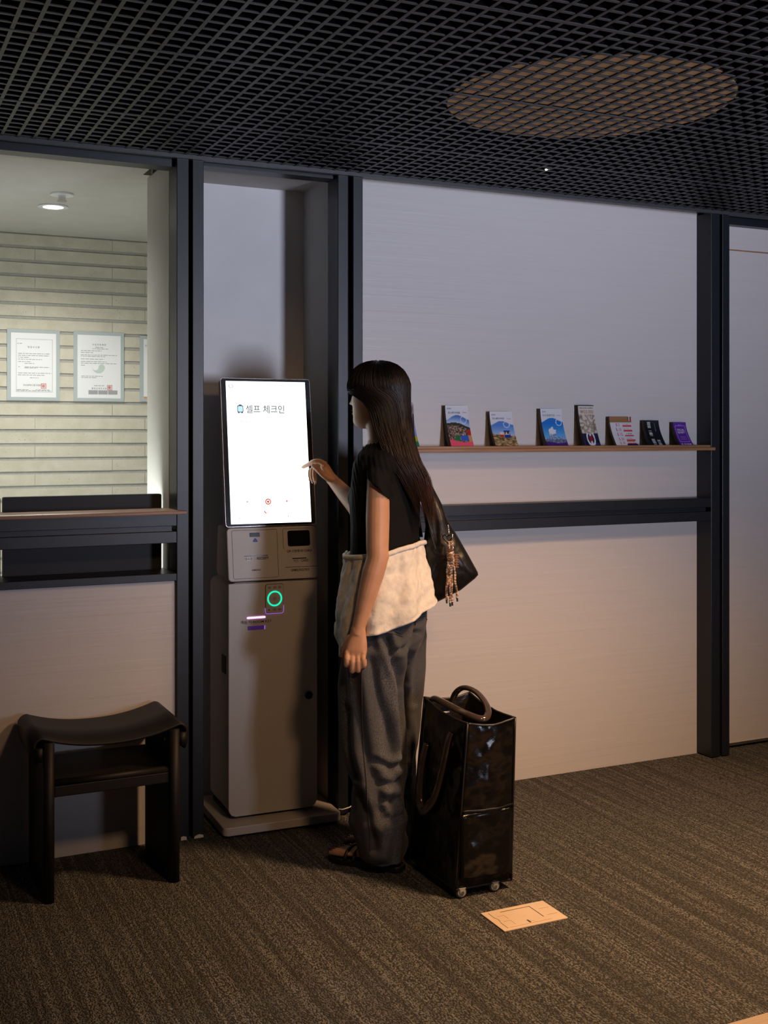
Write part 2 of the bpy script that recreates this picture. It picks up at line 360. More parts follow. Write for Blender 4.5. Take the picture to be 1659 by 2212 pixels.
# certificates taped to the stone
def certificate(pxl, pxr, pyt, pyb, label, kind):
    y = 5.640
    x0, x1 = px_x(pxl, y), px_x(pxr, y); zt, zb = wz((pxl + pxr) / 2, pyt, y), wz((pxl + pxr) / 2, pyb, y)
    w, h = x1 - x0, zt - zb
    t = thing('certificate', label, 'certificate', (x0, y, zb), 0, 'certificates on the stone wall')
    P = lambda a, b, d=0.0: (a * w, -d, b * h)
    obj('film', MB().box(0, w, 0, 0.0015, 0, h), laminate, t)
    obj('sheet', MB().box(0.075 * w, 0.93 * w, -0.0008, 0, 0.045 * h, 0.95 * h), paper, t)
    T = lambda s, a, b, hh, m=ink, nm='lettering', **k: text(s, lambda x, yy: (a * w + x, -0.0014, b * h + yy), m, t, height=hh * h, name=nm, **k)
    ln = MB(); r = random.Random(kind)
    def row(b, a0, a1, th=0.0042):
        a = a0
        while a < a1:
            e = min(a1, a + r.uniform(0.02, 0.09)); ln.add([P(a, b - th, .0014), P(e, b - th, .0014), P(e, b + th, .0014), P(a, b + th, .0014)], [(0, 1, 2, 3)]); a = e + 0.014
    if kind == 1:
        T('영 업 신 고 증', 0.5, 0.752, 0.026)
        for b, a0, a1 in ((0.80, .19, .28), (0.66, .21, .8), (0.632, .21, .8), (0.605, .21, .42), (0.578, .21, .66), (0.545, .21, .44), (0.52, .33, .51), (0.47, .21, .24), (0.47, .33, .80), (0.458, .33, .57), (0.385, .21, .84), (0.357, .2, .72), (0.318, .43, .59), (0.15, .18, .4), (0.15, .54, .8), (0.135, .18, .84)): row(b, a0, a1)
        T('부산광역시 중구청장', 0.47, 0.215, 0.026)
        fr = MB()
        for a0, a1, b0, b1 in ((.17, .86, .862, .866), (.17, .86, .118, .122), (.17, .176, .118, .866), (.855, .861, .118, .866)):
            fr.add([P(a0, b0, .0012), P(a1, b0, .0012), P(a1, b1, .0012), P(a0, b1, .0012)], [(0, 1, 2, 3)])
        obj('border_print', fr, inkgrey, t)
        st = (0.69, 0.205)
    elif kind == 2:
        T('사 업 자 등 록 증', 0.5, 0.815, 0.026)
        for b, a0, a1 in ((0.775, .42, .58), (0.755, .37, .68), (0.725, .14, .55), (0.698, .14, .38), (0.665, .14, .86), (0.645, .14, .62), (0.605, .14, .6), (0.57, .14, .65), (0.545, .14, .84), (0.515, .14, .22), (0.36, .15, .57), (0.34, .15, .45), (0.225, .4, .6)): row(b, a0, a1)
        T('중 부 산 세 무 서 장', 0.5, 0.185, 0.024)
        st = (0.71, 0.2)
        em = MB(); c = (0.49, 0.49)
        pts = []
        for k in range(25): a = math.pi + math.pi * k / 24; pts.append((c[0] + 0.125 * math.cos(a), c[1] + 0.087 * math.sin(a)))
        for k in range(13): a = math.pi * k / 12; pts.append((c[0] + 0.0625 + 0.0625 * math.cos(a), c[1] + 0.044 * math.sin(a)))
        for k in range(1, 12): a = math.pi * k / 12; pts.append((c[0] - 0.0625 + 0.0625 * math.cos(a), c[1] - 0.044 * math.sin(a)))
        em.add([P(a, b, .0011) for a, b in pts], [tuple(range(len(pts)))])
        obj('emblem', em, inkgreen, t)
        g = MB()
        for k in range(3): g.add([P(.29 + .195 * k, .1, .0012), P(.475 + .195 * k, .1, .0012), P(.475 + .195 * k, .16, .0012), P(.29 + .195 * k, .16, .0012)], [(0, 1, 2, 3)])
        obj('footer_boxes', g, inkgrey, t)
    else:
        for b in (0.86, 0.84): row(b, .1, .45)
        obj('footer_stripe', MB().box(0.076 * w, 0.93 * w, -0.0014, -0.0011, 0.05 * h, 0.075 * h), inkorange, t)
        st = (0.2, 0.83)
    if ln.f: obj('small_print', ln, inkgrey, t)['kind'] = 'stuff'
    s_ = MB(); q = 0.05
    for a0, a1, b0, b1 in ((-1, 1, .8, 1), (-1, 1, -1, -.8), (-1, -.8, -1, 1), (.8, 1, -1, 1), (-.6, .6, .3, .5), (-.6, .6, -.1, .1), (-.6, .6, -.5, -.3), (-.1, .1, -.6, .6), (-.6, -.4, -.5, .5)):
        s_.add([P(st[0] + q * a0, st[1] + q * .72 * b0, .0016), P(st[0] + q * a1, st[1] + q * .72 * b0, .0016), P(st[0] + q * a1, st[1] + q * .72 * b1, .0016), P(st[0] + q * a0, st[1] + q * .72 * b1, .0016)], [(0, 1, 2, 3)])
    obj('seal', s_, inkred, t)
certificate(15, 129, 712, 865, 'laminated certificate with ruled border and red seal, leftmost on stone wall', 1)
certificate(159, 268, 717, 867, 'laminated certificate with round green emblem in the middle of stone wall', 2)
certificate(302, 412, 727, 868, 'certificate with orange bottom stripe half hidden by the white pillar', 3)

# ------------------------------------------------------------------ glowing disc added in the grid cells for a lit circle
cl = thing('ceiling_glow_disc', 'added brown glowing disc standing for a lit circle on the black ceiling grid', 'glow disc', (1.93, 2.72, ZC + 0.005))
obj('glow_sheet', MB().disc((0, 0, 0.0005), (1, 0, 0), (0, 1, 0), 0.405, 64), disc_glow, cl, solid=0.001)
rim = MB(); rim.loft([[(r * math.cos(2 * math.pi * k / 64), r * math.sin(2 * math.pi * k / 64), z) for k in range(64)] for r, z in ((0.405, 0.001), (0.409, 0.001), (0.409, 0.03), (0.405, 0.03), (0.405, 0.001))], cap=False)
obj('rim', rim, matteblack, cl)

# ------------------------------------------------------------------ check-in kiosk
kz = math.radians(-2.0)
ko = thing('check_in_kiosk', 'tall white self check-in kiosk with bright screen standing in the niche', 'kiosk', (1.378, 3.754, 0), kz)
TL = math.radians(8.0); tc_, ts_ = math.cos(TL), math.sin(TL)
def FP(x, s, n=0.0): return (x, 0.066 + s * ts_ - n * tc_, 0.864 + s * tc_ + n * ts_)       # point on the tilted front: across, up the slope, outwards
obj('base_plate', MB().prism(rrect(-0.204, 0.2246, 0.0, 0.38, 0.022), lambda a, b, t: (a, b, t), 0.008, 0.037), kwhite, ko, bevel=0.003)
for a in (-0.17, 0.19):
    for b in (0.04, 0.34): obj('foot', MB().tube([(a, b, 0.0), (a, b, 0.009)], 0.016, 12), matteblack, ko)
BX0, BX1 = -0.168, 0.158
body = obj('stand_body', MB().prism(rrect(BX0 + 0.004, BX1 - 0.004, 0.05, 0.858, 0.028), lambda a, b, t: (a, t, b), 0.086, 0.335), kwhite, ko)
door = obj('stand_door', MB().prism([(BX0, 0.856), (BX0, 0.075), (BX0 + 0.004, 0.062), (BX0 + 0.012, 0.052), (BX0 + 0.026, 0.047), (BX1 - 0.026, 0.047), (BX1 - 0.012, 0.052), (BX1 - 0.004, 0.062), (BX1, 0.075), (BX1, 0.856)], lambda a, b, t: (a, t, b), 0.072, 0.088), kwhite, ko, bevel=0.0025)
obj('foot_gap', MB().box(BX0 + 0.012, BX1 - 0.012, 0.095, 0.325, 0.037, 0.052), matteblack, ko)
obj('side_vent', MB().box(BX0 + 0.002, BX0 + 0.006, 0.12, 0.17, 0.535, 0.598), matteblack, ko)
FB = lambda a, z, d=0.0: (BX0 + a * (BX1 - BX0), 0.072 - d, z)
lk = MB(); lk.tube([FB(.898, .447, 0), FB(.898, .447, .005)], 0.0145, 24); lkr = obj('lock', lk, kblack, door, smooth=False, bevel=0.001)
lr = MB(); lr.disc(FB(.898, .447, .0056), (1, 0, 0), (0, 0, 1), 0.0148, 28, 0.0125); obj('lock_ring', lr, chrome, door, solid=0.001)
# keypad with the green ring
kc = FB(.508, .798); kx, kzz = kc[0], kc[2]
KP = lambda a, b, d: (kx + a, 0.072 - d, kzz + b)
kp = obj('keypad', MB().prism(rrect(-0.032, 0.032, -0.05, 0.05, 0.008), lambda a, b, t: KP(a, b, t), 0.0, 0.004), kwhite, ko, bevel=0.0012)
ol = [KP(a, b, 0.0006) for a, b in rrect(-0.0325, 0.0325, -0.0505, 0.0505, 0.008)]
obj('keypad_gap', MB().tube(ol + [ol[0]], 0.0011, 6), seam, kp)
g_ = MB().disc(KP(0, 0, 0.0046), (1, 0, 0), (0, 0, 1), 0.0270, 48, 0.0222); obj('light_ring', g_, led_green, kp, solid=0.0012)
g_ = MB().disc(KP(0, 0, 0.0045), (1, 0, 0), (0, 0, 1), 0.0068, 20); obj('centre_button', g_, inkgrey, kp, solid=0.001)
for a, b in ((0, .0145), (0, -.0145), (-.0145, 0), (.0145, 0)):
    obj('arrow_mark', MB().disc(KP(a, b, 0.0043), (1, 0, 0), (0, 0, 1), 0.0016, 3), ink, kp)
for a, b in ((-.019, .039), (0, .039), (.018, .039), (.0, -.039), (.018, -.039)):
    k_ = obj('key', MB().prism(rrect(a - .0068, a + .0068, b - .005, b + .005, .002, 3), lambda p, q, t: KP(p, q, t), 0.004, 0.0050), inkgrey, kp)
    obj('key_mark', MB().disc(KP(a, b, 0.0053), (1, 0, 0), (0, 0, 1), 0.0018, 10), ink, k_)
obj('sensor_dot', MB().disc(KP(-.021, -.039, 0.0044), (1, 0, 0), (0, 0, 1), 0.0026, 14), ink, kp)
lo = []
for k in range(13): lo.append((-0.0335, -0.03 - 0.014 * k / 12) if k < 6 else None)
path = [KP(-.0335, -.032, .002), KP(-.0335, -.044, .002), KP(-.031, -.0505, .002), KP(-.026, -.0525, .002), KP(.026, -.0525, .002), KP(.031, -.0505, .002), KP(.0335, -.044, .002), KP(.0335, -.025, .002)]
obj('violet_edge', MB().tube(path, 0.0009, 6), led_violet, kp)
obj('status_light', MB().prism(rrect(-.0335, .0335, -.0032, .0032, .0031, 4), lambda a, b, t: (FB(.304, 0)[0] + a, 0.072 - t, .735 + b), 0.0, 0.0022), led_pink, ko)
text('객실 키·ROOM KEY', lambda x, y: (FB(.304, 0)[0] + x, 0.072 - 0.0012, .7205 + y), ink, ko, height=0.0115, width=0.1135, bold=0.01)
sl = obj('key_slot', MB().box(FB(.21, 0)[0], FB(.40, 0)[0], 0.0712, 0.080, .692, .706), purple_in, ko)
obj('slot_frame', MB().box(FB(.395, 0)[0], FB(.402, 0)[0], 0.070, 0.072, .692, .706), led_violet, sl)
# tilted head: printer panel below, display above
PX0, PX1 = -0.1695, 0.159
hd = MB(); pl = rrect(PX0, PX1, 0.0, 0.186, 0.014)
hd.prism(pl, lambda a, b, t: FP(a, b, -t), 0.0, 0.05)
pan = obj('printer_panel', hd, kwhite, ko, bevel=0.003)
obj('printer_housing', MB().prism([(0.09, 0.872), (0.11, 1.05), (0.225, 1.05), (0.245, 0.90), (0.235, 0.872)], lambda a, b, t: (t, a, b), PX0 + 0.004, PX1 - 0.004), kwhite, ko, bevel=0.006)
PF = lambda a, s, n=0.0: FP(PX0 + a * (PX1 - PX0), 0.186 * (1 - s), n)
def groove(pts, r=0.0007, name='seam', m=seam, par=pan): return obj(name, MB().tube([PF(a, s, 0.0) for a, s in pts], r, 6), m, par)
groove([(.054, .06), (.062, .05), (.545, .05), (.553, .06), (.553, .93), (.543, .95), (.066, .95), (.056, .93), (.054, .06)], name='receipt_door_seam')
groove([(.62, .07), (.63, .045), (.93, .045)], name='reader_seam'); groove([(.62, .07), (.62, .40), (.63, .43)], name='reader_seam')
obj('sensor_window', MB().prism(rrect(.247, .36, .10, .18, .012, 3), lambda a, b, t: PF(a, b, t), 0, 0.001), kblack, pan)
obj('sticker', MB().prism([(.28, .262), (.29, .275), (.33, .275), (.337, .262), (.318, .208), (.30, .205)], lambda a, b, t: PF(a, b, t), 0, 0.0005), blueink, pan)
obj('receipt_slot', MB().prism([(.18, .525), (.44, .525), (.44, .545), (.18, .545)], lambda a, b, t: PF(a, b, t), 0, 0.0007), kblack, pan)
obj('reader_window', MB().prism(rrect(.672, .925, .085, .385, .03, 4), lambda a, b, t: PF(a, b, t), 0, 0.0012), kblack, pan)
obj('card_slot', MB().prism([(.715, .608), (.875, .608), (.875, .625), (.715, .625)], lambda a, b, t: PF(a, b, t), 0, 0.0007), kblack, pan)
groove([(.63, .778), (.999, .778)], 0.0008, 'lower_seam', kblack)
obj('white_label', MB().prism([(.185, .563), (.272, .563), (.272, .622), (.185, .622)], lambda a, b, t: PF(a, b, t), 0, 0.0004), paper, pan)
def ktext(s, a, s_, h, w=None, m=ink, bold=0.012):
    text(s, lambda x, y: PF(a + x / (PX1 - PX0), s_ - y / 0.186, 0.001), m, pan, height=h, width=w, bold=bold)
ktext('영수증', .228, .592, .0095, .027); ktext('RECEIPT', .385, .585, .0088, .043, bold=0.02)
ktext('SAMSUNG', .307, .80, .0052, .031, bold=0.02)
ktext('QR·신분증·ID CARD', .80, .475, .0105, .094, bold=0.02)
ktext('카드', .755, .665, .0095, .019); ktext('CARD', .855, .66, .0092, .028, bold=0.02)
ktext('SAMSUNG PAY', .80, .835, .0092, .069, bold=0.02)
S0, S1 = 0.190, 0.7165
disp = obj('display', MB().prism(rrect(PX0 - 0.0015, PX1 + 0.0015, S0, S1, 0.010), lambda a, b, t: FP(a, b, -t), 0.0, 0.028), kblack, ko)
obj('display_edge', MB().tube([FP(a, b, -0.001) for a, b in rrect(PX0 - 0.002, PX1 + 0.002, S0, S1, 0.010)] + [FP(*rrect(PX0 - 0.002, PX1 + 0.002, S0, S1, 0.010)[0], -0.001)], 0.0014, 6), chrome, disp)
obj('display_back', MB().prism([(0.13, 1.06), (0.208, 1.50), (0.225, 1.50), (0.225, 1.06)], lambda a, b, t: (t, a, b), PX0 + 0.05, PX1 - 0.05), matteblack, ko)
SX0, SX1, SS0, SS1 = PX0 + 0.0165, PX1 - 0.016, S0 + 0.009, S1 - 0.010
scr = obj('screen', MB().prism([(SX0, SS0), (SX1, SS0), (SX1, SS1), (SX0, SS1)], lambda a, b, t: FP(a, b, t), 0.0002, 0.0008), screen_m, disp)
SP = lambda a, s: FP(SX0 + a * (SX1 - SX0), SS1 - s * (SS1 - SS0), 0.0014)
def stext(s, a, s_, h, m=scr_grey, w=None, bold=0.004): text(s, lambda x, y: SP(a + x / (SX1 - SX0), s_ - y / (SS1 - SS0)), m, disp, height=h, width=w, bold=bold, name='screen_text', align='LEFT')
stext('셀프 체크인', .235, .198, .030, scr_grey, .143, bold=0.012)
stext('체크인', .165, .288, .0125, scr_grey); stext('숙박하기', .19, .345, .008, scr_pale); stext('예약확인', .185, .425, .0085, scr_grey)
stext('어서오세요', .10, .138, .008, scr_pale); stext('브라운', .115, .036, .0085, scr_pale)
stext('안녕하세요 고객님 체크인을 도와드립니다', .15, .078, .0075, scr_pale, .175)
stext('CHECK IN', .77, .024, .0075, scr_pale, .052)
stext('객실 이용', .17, .745, .008, scr_pale); stext('안내', .42, .745, .006, scr_pale); stext('문의하기', .59, .745, .008, scr_pale)
def spoly(pts, m, nm): obj(nm, MB().add([SP(a, s) for a, s in pts], [tuple(range(len(pts)))]), m, disp)
def sdisc(a, s, r, m, nm, r0=0.0):
    c = SP(a, s); obj(nm, MB().disc(c, (1, 0, 0), (0, ts_, tc_), r, 24, r0), m, disp)
def SPn(a, s, n): return FP(SX0 + a * (SX1 - SX0), SS1 - s * (SS1 - SS0), n)
lug = rrect(.128, .205, .172, .222, .012, 3)
obj('luggage_icon_outline', MB().add([SPn(a, s, .0014) for a, s in lug], [tuple(range(len(lug)))]), scr_dark, disp)
lug2 = rrect(.136, .197, .177, .217, .010, 3)
obj('luggage_icon', MB().add([SPn(a, s, .0018) for a, s in lug2], [tuple(range(len(lug2)))]), scr_cyan, disp)
obj('luggage_icon_handle', MB().add([SPn(a, s, .0016) for a, s in ((.145, .172), (.150, .166), (.183, .166), (.188, .172))], [(0, 1, 2, 3)]), scr_dark, disp)
for a in (.146, .187): obj('luggage_icon_wheel', MB().add([SPn(q, s, .0016) for q, s in ((a - .012, .221), (a + .012, .221), (a + .008, .228), (a - .008, .228))], [(0, 1, 2, 3)]), scr_dark, disp)
sdisc(.06, .036, .0078, scr_grey, 'logo_ring', .0060)
sdisc(.465, .85, .0110, scr_red, 'button_icon', .0070); sdisc(.465, .85, .0045, scr_red, 'button_icon')
sdisc(.70, .849, .0032, scr_red, 'red_dot')
spoly([(.41, .913), (.418, .911), (.424, .918), (.432, .925), (.438, .923), (.443, .928), (.433, .933), (.42, .928), (.41, .92)], scr_red, 'phone_icon')
spoly([(.195, .845), (.22, .842), (.22, .85), (.195, .853)], scr_pale, 'icon'); spoly([(.10, .96), (.112, .956), (.112, .966)], scr_grey, 'icon')
spoly([(.705, .948), (.712, .946), (.712, .965), (.705, .963)], scr_pale, 'icon')

# ------------------------------------------------------------------ stool
stl = thing('stool', 'black wooden stool with a dipped bentwood seat against the left wall', 'stool', (0.74, 3.65, 0), 0)
SW, YD0, YD1 = 0.205, -0.165, 0.155
def seat_z(x):
    t = abs(x) / SW; return 0.446 + 0.034 * (t ** 2.2)
prof = []
for k in range(33): x = -SW + 2 * SW * k / 32; prof.append((x, seat_z(x)))
def roll(sg):
    c = (sg * SW, 0.480 - 0.024); out = []
    for k in range(1, 11):
        a = math.radians(90 - 100 * k / 10); out.append((c[0] + sg * 0.024 * math.cos(a), c[1] + 0.024 * math.sin(a)))
    out.append((sg * (SW + 0.022), 0.425)); out.append((sg * (SW + 0.015), 0.405))
    return out
line = roll(-1)[::-1] + prof + roll(1)
seat = MB(); seat.loft([[(x, y, z) for y in (YD0, YD1)] for x, z in line], cap=False, closed=False)
obj('seat', seat, blackwood, stl, smooth=True, solid=0.008)
for sg in (-1, 1):
    sd = MB().prism(rrect(YD0 + 0.005, YD1 - 0.01, 0.0, 0.462, 0.008, 3), lambda a, b, t: (t, a, b), sg * 0.172, sg * 0.200)
    leg = obj('side_panel', sd, blackwood, stl, bevel=0.004)
    obj('front_post', MB().tube([(sg * 0.188, YD0 - 0.002, 0.0), (sg * 0.188, YD0 - 0.002, 0.468)], 0.017, 14), blackwood, leg, smooth=True)
    obj('cap', MB().tube([(sg * 0.214, YD0 + 0.002, 0.415), (sg * 0.214, YD0 + 0.002, 0.455)], 0.014, 14), blackwood, leg, smooth=True)
    bl = MB().tube([(sg * 0.172, YD0 + 0.03, 0.432), (sg * 0.166, YD0 + 0.03, 0.432)], 0.006, 10); obj('bolt', bl, chrome, leg)
obj('front_rail', MB().tube([(-0.172, YD0 + 0.004, 0.345), (0.172, YD0 + 0.004, 0.345)], 0.011, 14), blackwood, stl, smooth=True)
obj('apron', MB().box(-0.172, 0.172, YD0 - 0.004, YD0 + 0.02, 0.305, 0.338), blackwood, stl, bevel=0.003)
obj('shelf', MB().box(-0.172, 0.172, YD0 + 0.02, 0.135, 0.335, 0.35), blackwood, stl, bevel=0.002)

# ------------------------------------------------------------------ brochure shelf
shl = thing('brochure_shelf', 'narrow oak ledge holding brochures across the white panel', 'shelf', (0, 0, 0))
obj('lower_strip', MB().box(1.7175, 3.338, 3.797, 3.91, 1.306, 1.3195), oak, shl, bevel=0.002)
obj('upper_strip', MB().box(1.7175, 3.322, 3.810, 3.91, 1.3197, 1.329), oak, shl, bevel=0.001)
ZS = 1.3292
def clamp(x, a=0.0, b=1.0): return max(a, min(b, x))
def mixc(a, b, t): t = clamp(t); return tuple(a[i] + (b[i] - a[i]) * t for i in range(3))
def nz(x, y, s=0): return noise.noise((x, y, s * 7.3))
def cover_mat():
    m = mat('printed_cover', (0.8, 0.8, 0.8), 0.4); n, l, p = nodes(m)
    a = n.new('ShaderNodeVertexColor'); a.layer_name = 'ink'; l.new(a.outputs['Color'], p.inputs['Base Color']); return m
cov_m = cover_mat()
def brochure(pl, pr, ptop, label, art, lab_back, n_back=2, lean=0.05, back_mat=edge_paper, gap=0.0048, thick=0.0028, words=None):
    yb = 3.838
    x0, x1 = px_x(pl, yb), px_x(pr, yb); w = x1 - x0
    yt = yb + lean
    h = wz(pl, ptop, yt) - ZS
    prof = lambda t: (yt - (yt - yb) * (1 - t) ** 1.7)
    for k in range(n_back + 1):
        front = k == 0
        b = thing('brochure', label if front else lab_back.replace('*', ('first', 'second', 'third', 'fourth')[k - 1] if n_back > 1 else 'lone'), 'brochure', (x0 - 0.0005 * k, 0, ZS), 0, 'brochures on the oak ledge')
        dy = gap * k
        sq = lambda t: min(prof(t) + dy * (1.0 - 0.55 * t), YP - 0.0035)
        sh = MB()
        for t0 in (0,):
            rings = []
            for j in range(13):
                t = j / 12; rings.append([(0, sq(t), t * h), (w, sq(t), t * h), (w, sq(t) + thick, t * h), (0, sq(t) + thick, t * h)])
            sh.loft(rings)
        obj('pages', sh, back_mat if not front else edge_paper, b)
        if not front: continue
        NU, NV = 44, 66
        P = lambda u, v, d=0.0004: (u * w, prof(v) - d, v * h)
        me = MB().surf(lambda u, v: P(u, v), NU, NV).mesh('cover')
        ca = me.color_attributes.new('ink', 'FLOAT_COLOR', 'CORNER')
        vco = [(i / NU, j / NV) for j in range(NV + 1) for i in range(NU + 1)]
        cols = [lin(art(u, v)) for u, v in vco]
        for lp in me.loops: ca.data[lp.index].color = (*cols[lp.vertex_index], 1)
        c = link('cover', me, cov_m, b, smooth=True)
        for s, u, v, hh, ww, m in (words or []):
            text(s, lambda x, y, u=u, v=v: P(u + x / w, v + y / h, 0.0009), m, c, height=hh * h, width=ww * w)
    return h
ink_blue = mat('print_navy', (0.03, 0.07, 0.25), 0.6); ink_mag = mat('print_magenta', (0.55, 0.07, 0.20), 0.6); ink_brown = mat('print_amber', (0.40, 0.20, 0.05), 0.6)
W_ = (0.82, 0.84, 0.88)
def top_wave(u, v, y0=0.70): return v > y0 + 0.07 * math.sin((u - 0.15) * 5.0) + 0.03 * u
def artA(u, v):
    if v > 0.86: return W_
    if v > 0.30: return mixc((0.40, 0.55, 0.85), (0.66, 0.62, 0.85), (v - 0.3) / 0.5)
    if v > 0.14: return (0.62, 0.66, 0.15)
    return (0.10, 0.45, 0.35)
def artB(u, v):
    if top_wave(u, v, 0.68): return W_
    if abs(math.hypot((u - .76) * .65, (v - .645)) - 0.085) < 0.009: return (0.75, 0.83, 0.95)
    hill = 0.53 + 0.05 * math.sin(u * 3.2 + 0.6) - 0.10 * max(0, u - .55)
    if v > hill: return mixc((0.70, 0.80, 0.92), (0.16, 0.36, 0.72), (v - hill) / 0.2)
    if v > hill - 0.06: return (0.16, 0.17, 0.14)
    if v < 0.13 + 0.035 * math.sin(u * 4 + 1.8): return (0.86, 0.32, 0.44)
    if v < 0.26:
        if 0.5 < u < 0.86 and v > 0.12 + abs(u - .68) * 0.15: return (0.16, 0.36, 0.75)
        if 0.25 < u < 0.5: return (0.13, 0.42, 0.26)
        if u >= .86: return (0.75, 0.55, 0.35)
    if 0.86 < u < 0.98 and v < 0.40: return (0.72, 0.10, 0.10)
    q = nz(u * 26, v * 34, 1); return mixc((0.15, 0.13, 0.13), (0.72, 0.62, 0.56), q * 1.4 + 0.42)
def artC(u, v):
    if top_wave(u, v, 0.64): return W_
    if abs(math.hypot((u - .70) * .65, (v - .62)) - 0.085) < 0.009: return (0.78, 0.86, 0.96)
    if 0.52 < u < 0.78 and 0.24 < v < 0.45:
        if v > 0.40 or v < 0.33: return (0.10, 0.20, 0.55)
        return (0.85, 0.83, 0.76) if nz(u * 30, v * 9) > -0.1 else (0.16, 0.18, 0.25)
    if 0.34 < u < 0.5 and 0.27 < v < 0.40: return (0.70, 0.14, 0.14) if v < 0.33 else (0.88, 0.80, 0.74)
    if v > 0.30 + 0.12 * (0.5 - u) * (1 if u < .5 else 0): return mixc((0.62, 0.74, 0.90), (0.30, 0.50, 0.82), (v - 0.3) / 0.3)
    q = nz(u * 9, v * 30, 2); return mixc((0.30, 0.28, 0.16), (0.76, 0.64, 0.48), q + 0.5)
def artD(u, v):
    if top_wave(u, v, 0.67): return W_
    if abs(math.hypot((u - .80) * .65, (v - .63)) - 0.085) < 0.009: return (0.78, 0.9, 0.98)
    if v < 0.10 + 0.03 * math.sin(u * 4 + 2.2): return (0.25, 0.12, 0.45)
    if v < 0.17: return mixc((0.2, 0.3, 0.5), (0.6, 0.62, 0.66), nz(u * 30, v * 20) + .4)
    tower = 0.20 + 0.16 * max(0, nz(math.floor(u * 22) * 0.7, 3.1))
    if v < tower + (0.1 if .3 < u < .55 else 0): return mixc((0.22, 0.35, 0.58), (0.75, 0.8, 0.86), nz(u * 40, v * 30) + 0.5)
    if math.hypot((u - .42) * .8, (v - .36)) < 0.13 + 0.05 * nz(u * 9, v * 9): return (0.84, 0.87, 0.92)
    return mixc((0.35, 0.66, 0.90), (0.10, 0.44, 0.80), (v - 0.25) / 0.35)
def artE(u, v):
    if v > 0.972: return (0.03, 0.03, 0.03)
    if v > 0.76: return (0.80, 0.78, 0.75)
    if v < 0.30:
        r = math.hypot((u - .5) * .7, (v - .17))
        if r < 0.07: return (0.55, 0.12, 0.12)
        if 0.13 < r < 0.19 or (abs(u - .5) < .06): return (0.80, 0.80, 0.86)
        return mixc((0.05, 0.06, 0.12), (0.16, 0.18, 0.42), nz(u * 8, v * 14) + .4)
    q = abs(nz(u * 5, v * 11, 4)) * 2.2
    return mixc((0.45, 0.40, 0.35), (0.80, 0.77, 0.72), q + (0.25 if abs(u - .5) < .3 else 0))
def artF(u, v):
    if v > 0.80: return (0.58, 0.42, 0.27) if not (0.82 < u < 0.99 and v > .85) else ((0.1, 0.35, 0.2) if u < .88 else (.8, .78, .74) if u < .93 else (.7, .15, .15))
    if v < 0.055 and u > .52: return (0.10, 0.10, 0.32)
    rows = (0.71, 0.54, 0.37, 0.21, 0.09)
    for r in rows:
        if abs(v - (r - .035)) < 0.026 and 0.55 < u < 0.97: return (0.80, 0.25, 0.26)
        if abs(v - (r + .035)) < 0.012 and 0.55 < u < 0.9 and nz(u * 60, r * 9) > -0.1: return (0.45, 0.45, 0.5)
    return (0.82, 0.82, 0.84)
def artG(u, v):
    if 0.22 < u < 0.42 and (0.68 < v < 0.95 or 0.36 < v < 0.6 or v < 0.26): return (0.72, 0.73, 0.74) if nz(1.7, v * 70) > -0.05 else (0.12, 0.13, 0.15)
    if 0.56 < u < 0.76 and v < 0.24: return (0.72, 0.73, 0.74) if nz(3.7, v * 70) > -0.05 else (0.12, 0.13, 0.15)
    if 0.66 < u < 0.72 and 0.55 < v < 0.9: return (0.5, 0.52, 0.56) if nz(u * 20, v * 60) > 0 else (0.09, 0.10, 0.14)
    return (0.085, 0.095, 0.14) if u > .45 else (0.07, 0.075, 0.09)
def artH(u, v):
    b = (0.36, 0.17, 0.58)
    def fr(a0, a1, c0, c1, th=.018):
        return (abs(u - a0) < th * 1.4 or abs(u - a1) < th * 1.4) and c0 < v < c1 or (abs(v - c0) < th or abs(v - c1) < th) and a0 < u < a1
    if fr(.13, .87, .14, .84) and not (v < .5 and .1 > 1): return (0.62, 0.46, 0.82)
    for r in (.36, .30, .24):
        if abs(v - r) < 0.008 and .25 < u < .75: return (0.62, 0.48, 0.82)
    if v < .07 and (.12 < u < .2 or (.3 < u < .9 and nz(u * 40, 2) > 0)): return (.8, .75, .9)
    if .84 < v < .9 and abs(abs(u - .5) - (v - .80) * .9) < .03: return (0.62, 0.46, 0.82)
    return b
brochure(876, 906.5, 888, 'lavender and green brochure half hidden behind the hair', artA, 'single booklet behind the lavender and green brochure', 1)
brochure(975, 1024, 876, 'tall brochure with hillside village photo and pink foot', artB, '* grey-edged booklet stacked behind the hillside village brochure', 4, words=[('釜山観光地図', .37, .825, .052, .52, ink_blue), ('BUSAN', .17, .925, .035, .17, ink_blue), ('무료배포', .84, .83, .025, .2, ink_mag)])
brochure(1071.5, 1120, 889, 'brochure with blue and red tram cars above the coast', artC, '* grey-edged booklet stacked behind the tram brochure', 2, words=[('釜山観光地図', .36, .80, .055, .53, ink_blue), ('BUSAN', .17, .905, .038, .17, ink_blue), ('무료배포', .84, .79, .028, .2, ink_mag)])
brochure(1182, 1228, 883, 'bright blue brochure with white cloud over a city skyline', artD, '* grey-edged booklet stacked behind the city skyline brochure', 4, words=[('부산관광지도', .37, .82, .058, .58, ink), ('BUSAN', .16, .92, .038, .17, ink_blue), ('무료배포', .84, .82, .026, .2, ink_mag)])
brochure(1264, 1298, 875, 'narrow tall coupon leaflet with black top and racing car', artE, '* dark leaflet stacked behind the tall coupon', 2, back_mat=edge_dark, words=[('WELCOME COUPON', .5, .925, .034, .86, ink), ('₩50.000', .53, .835, .088, .84, ink_brown)])
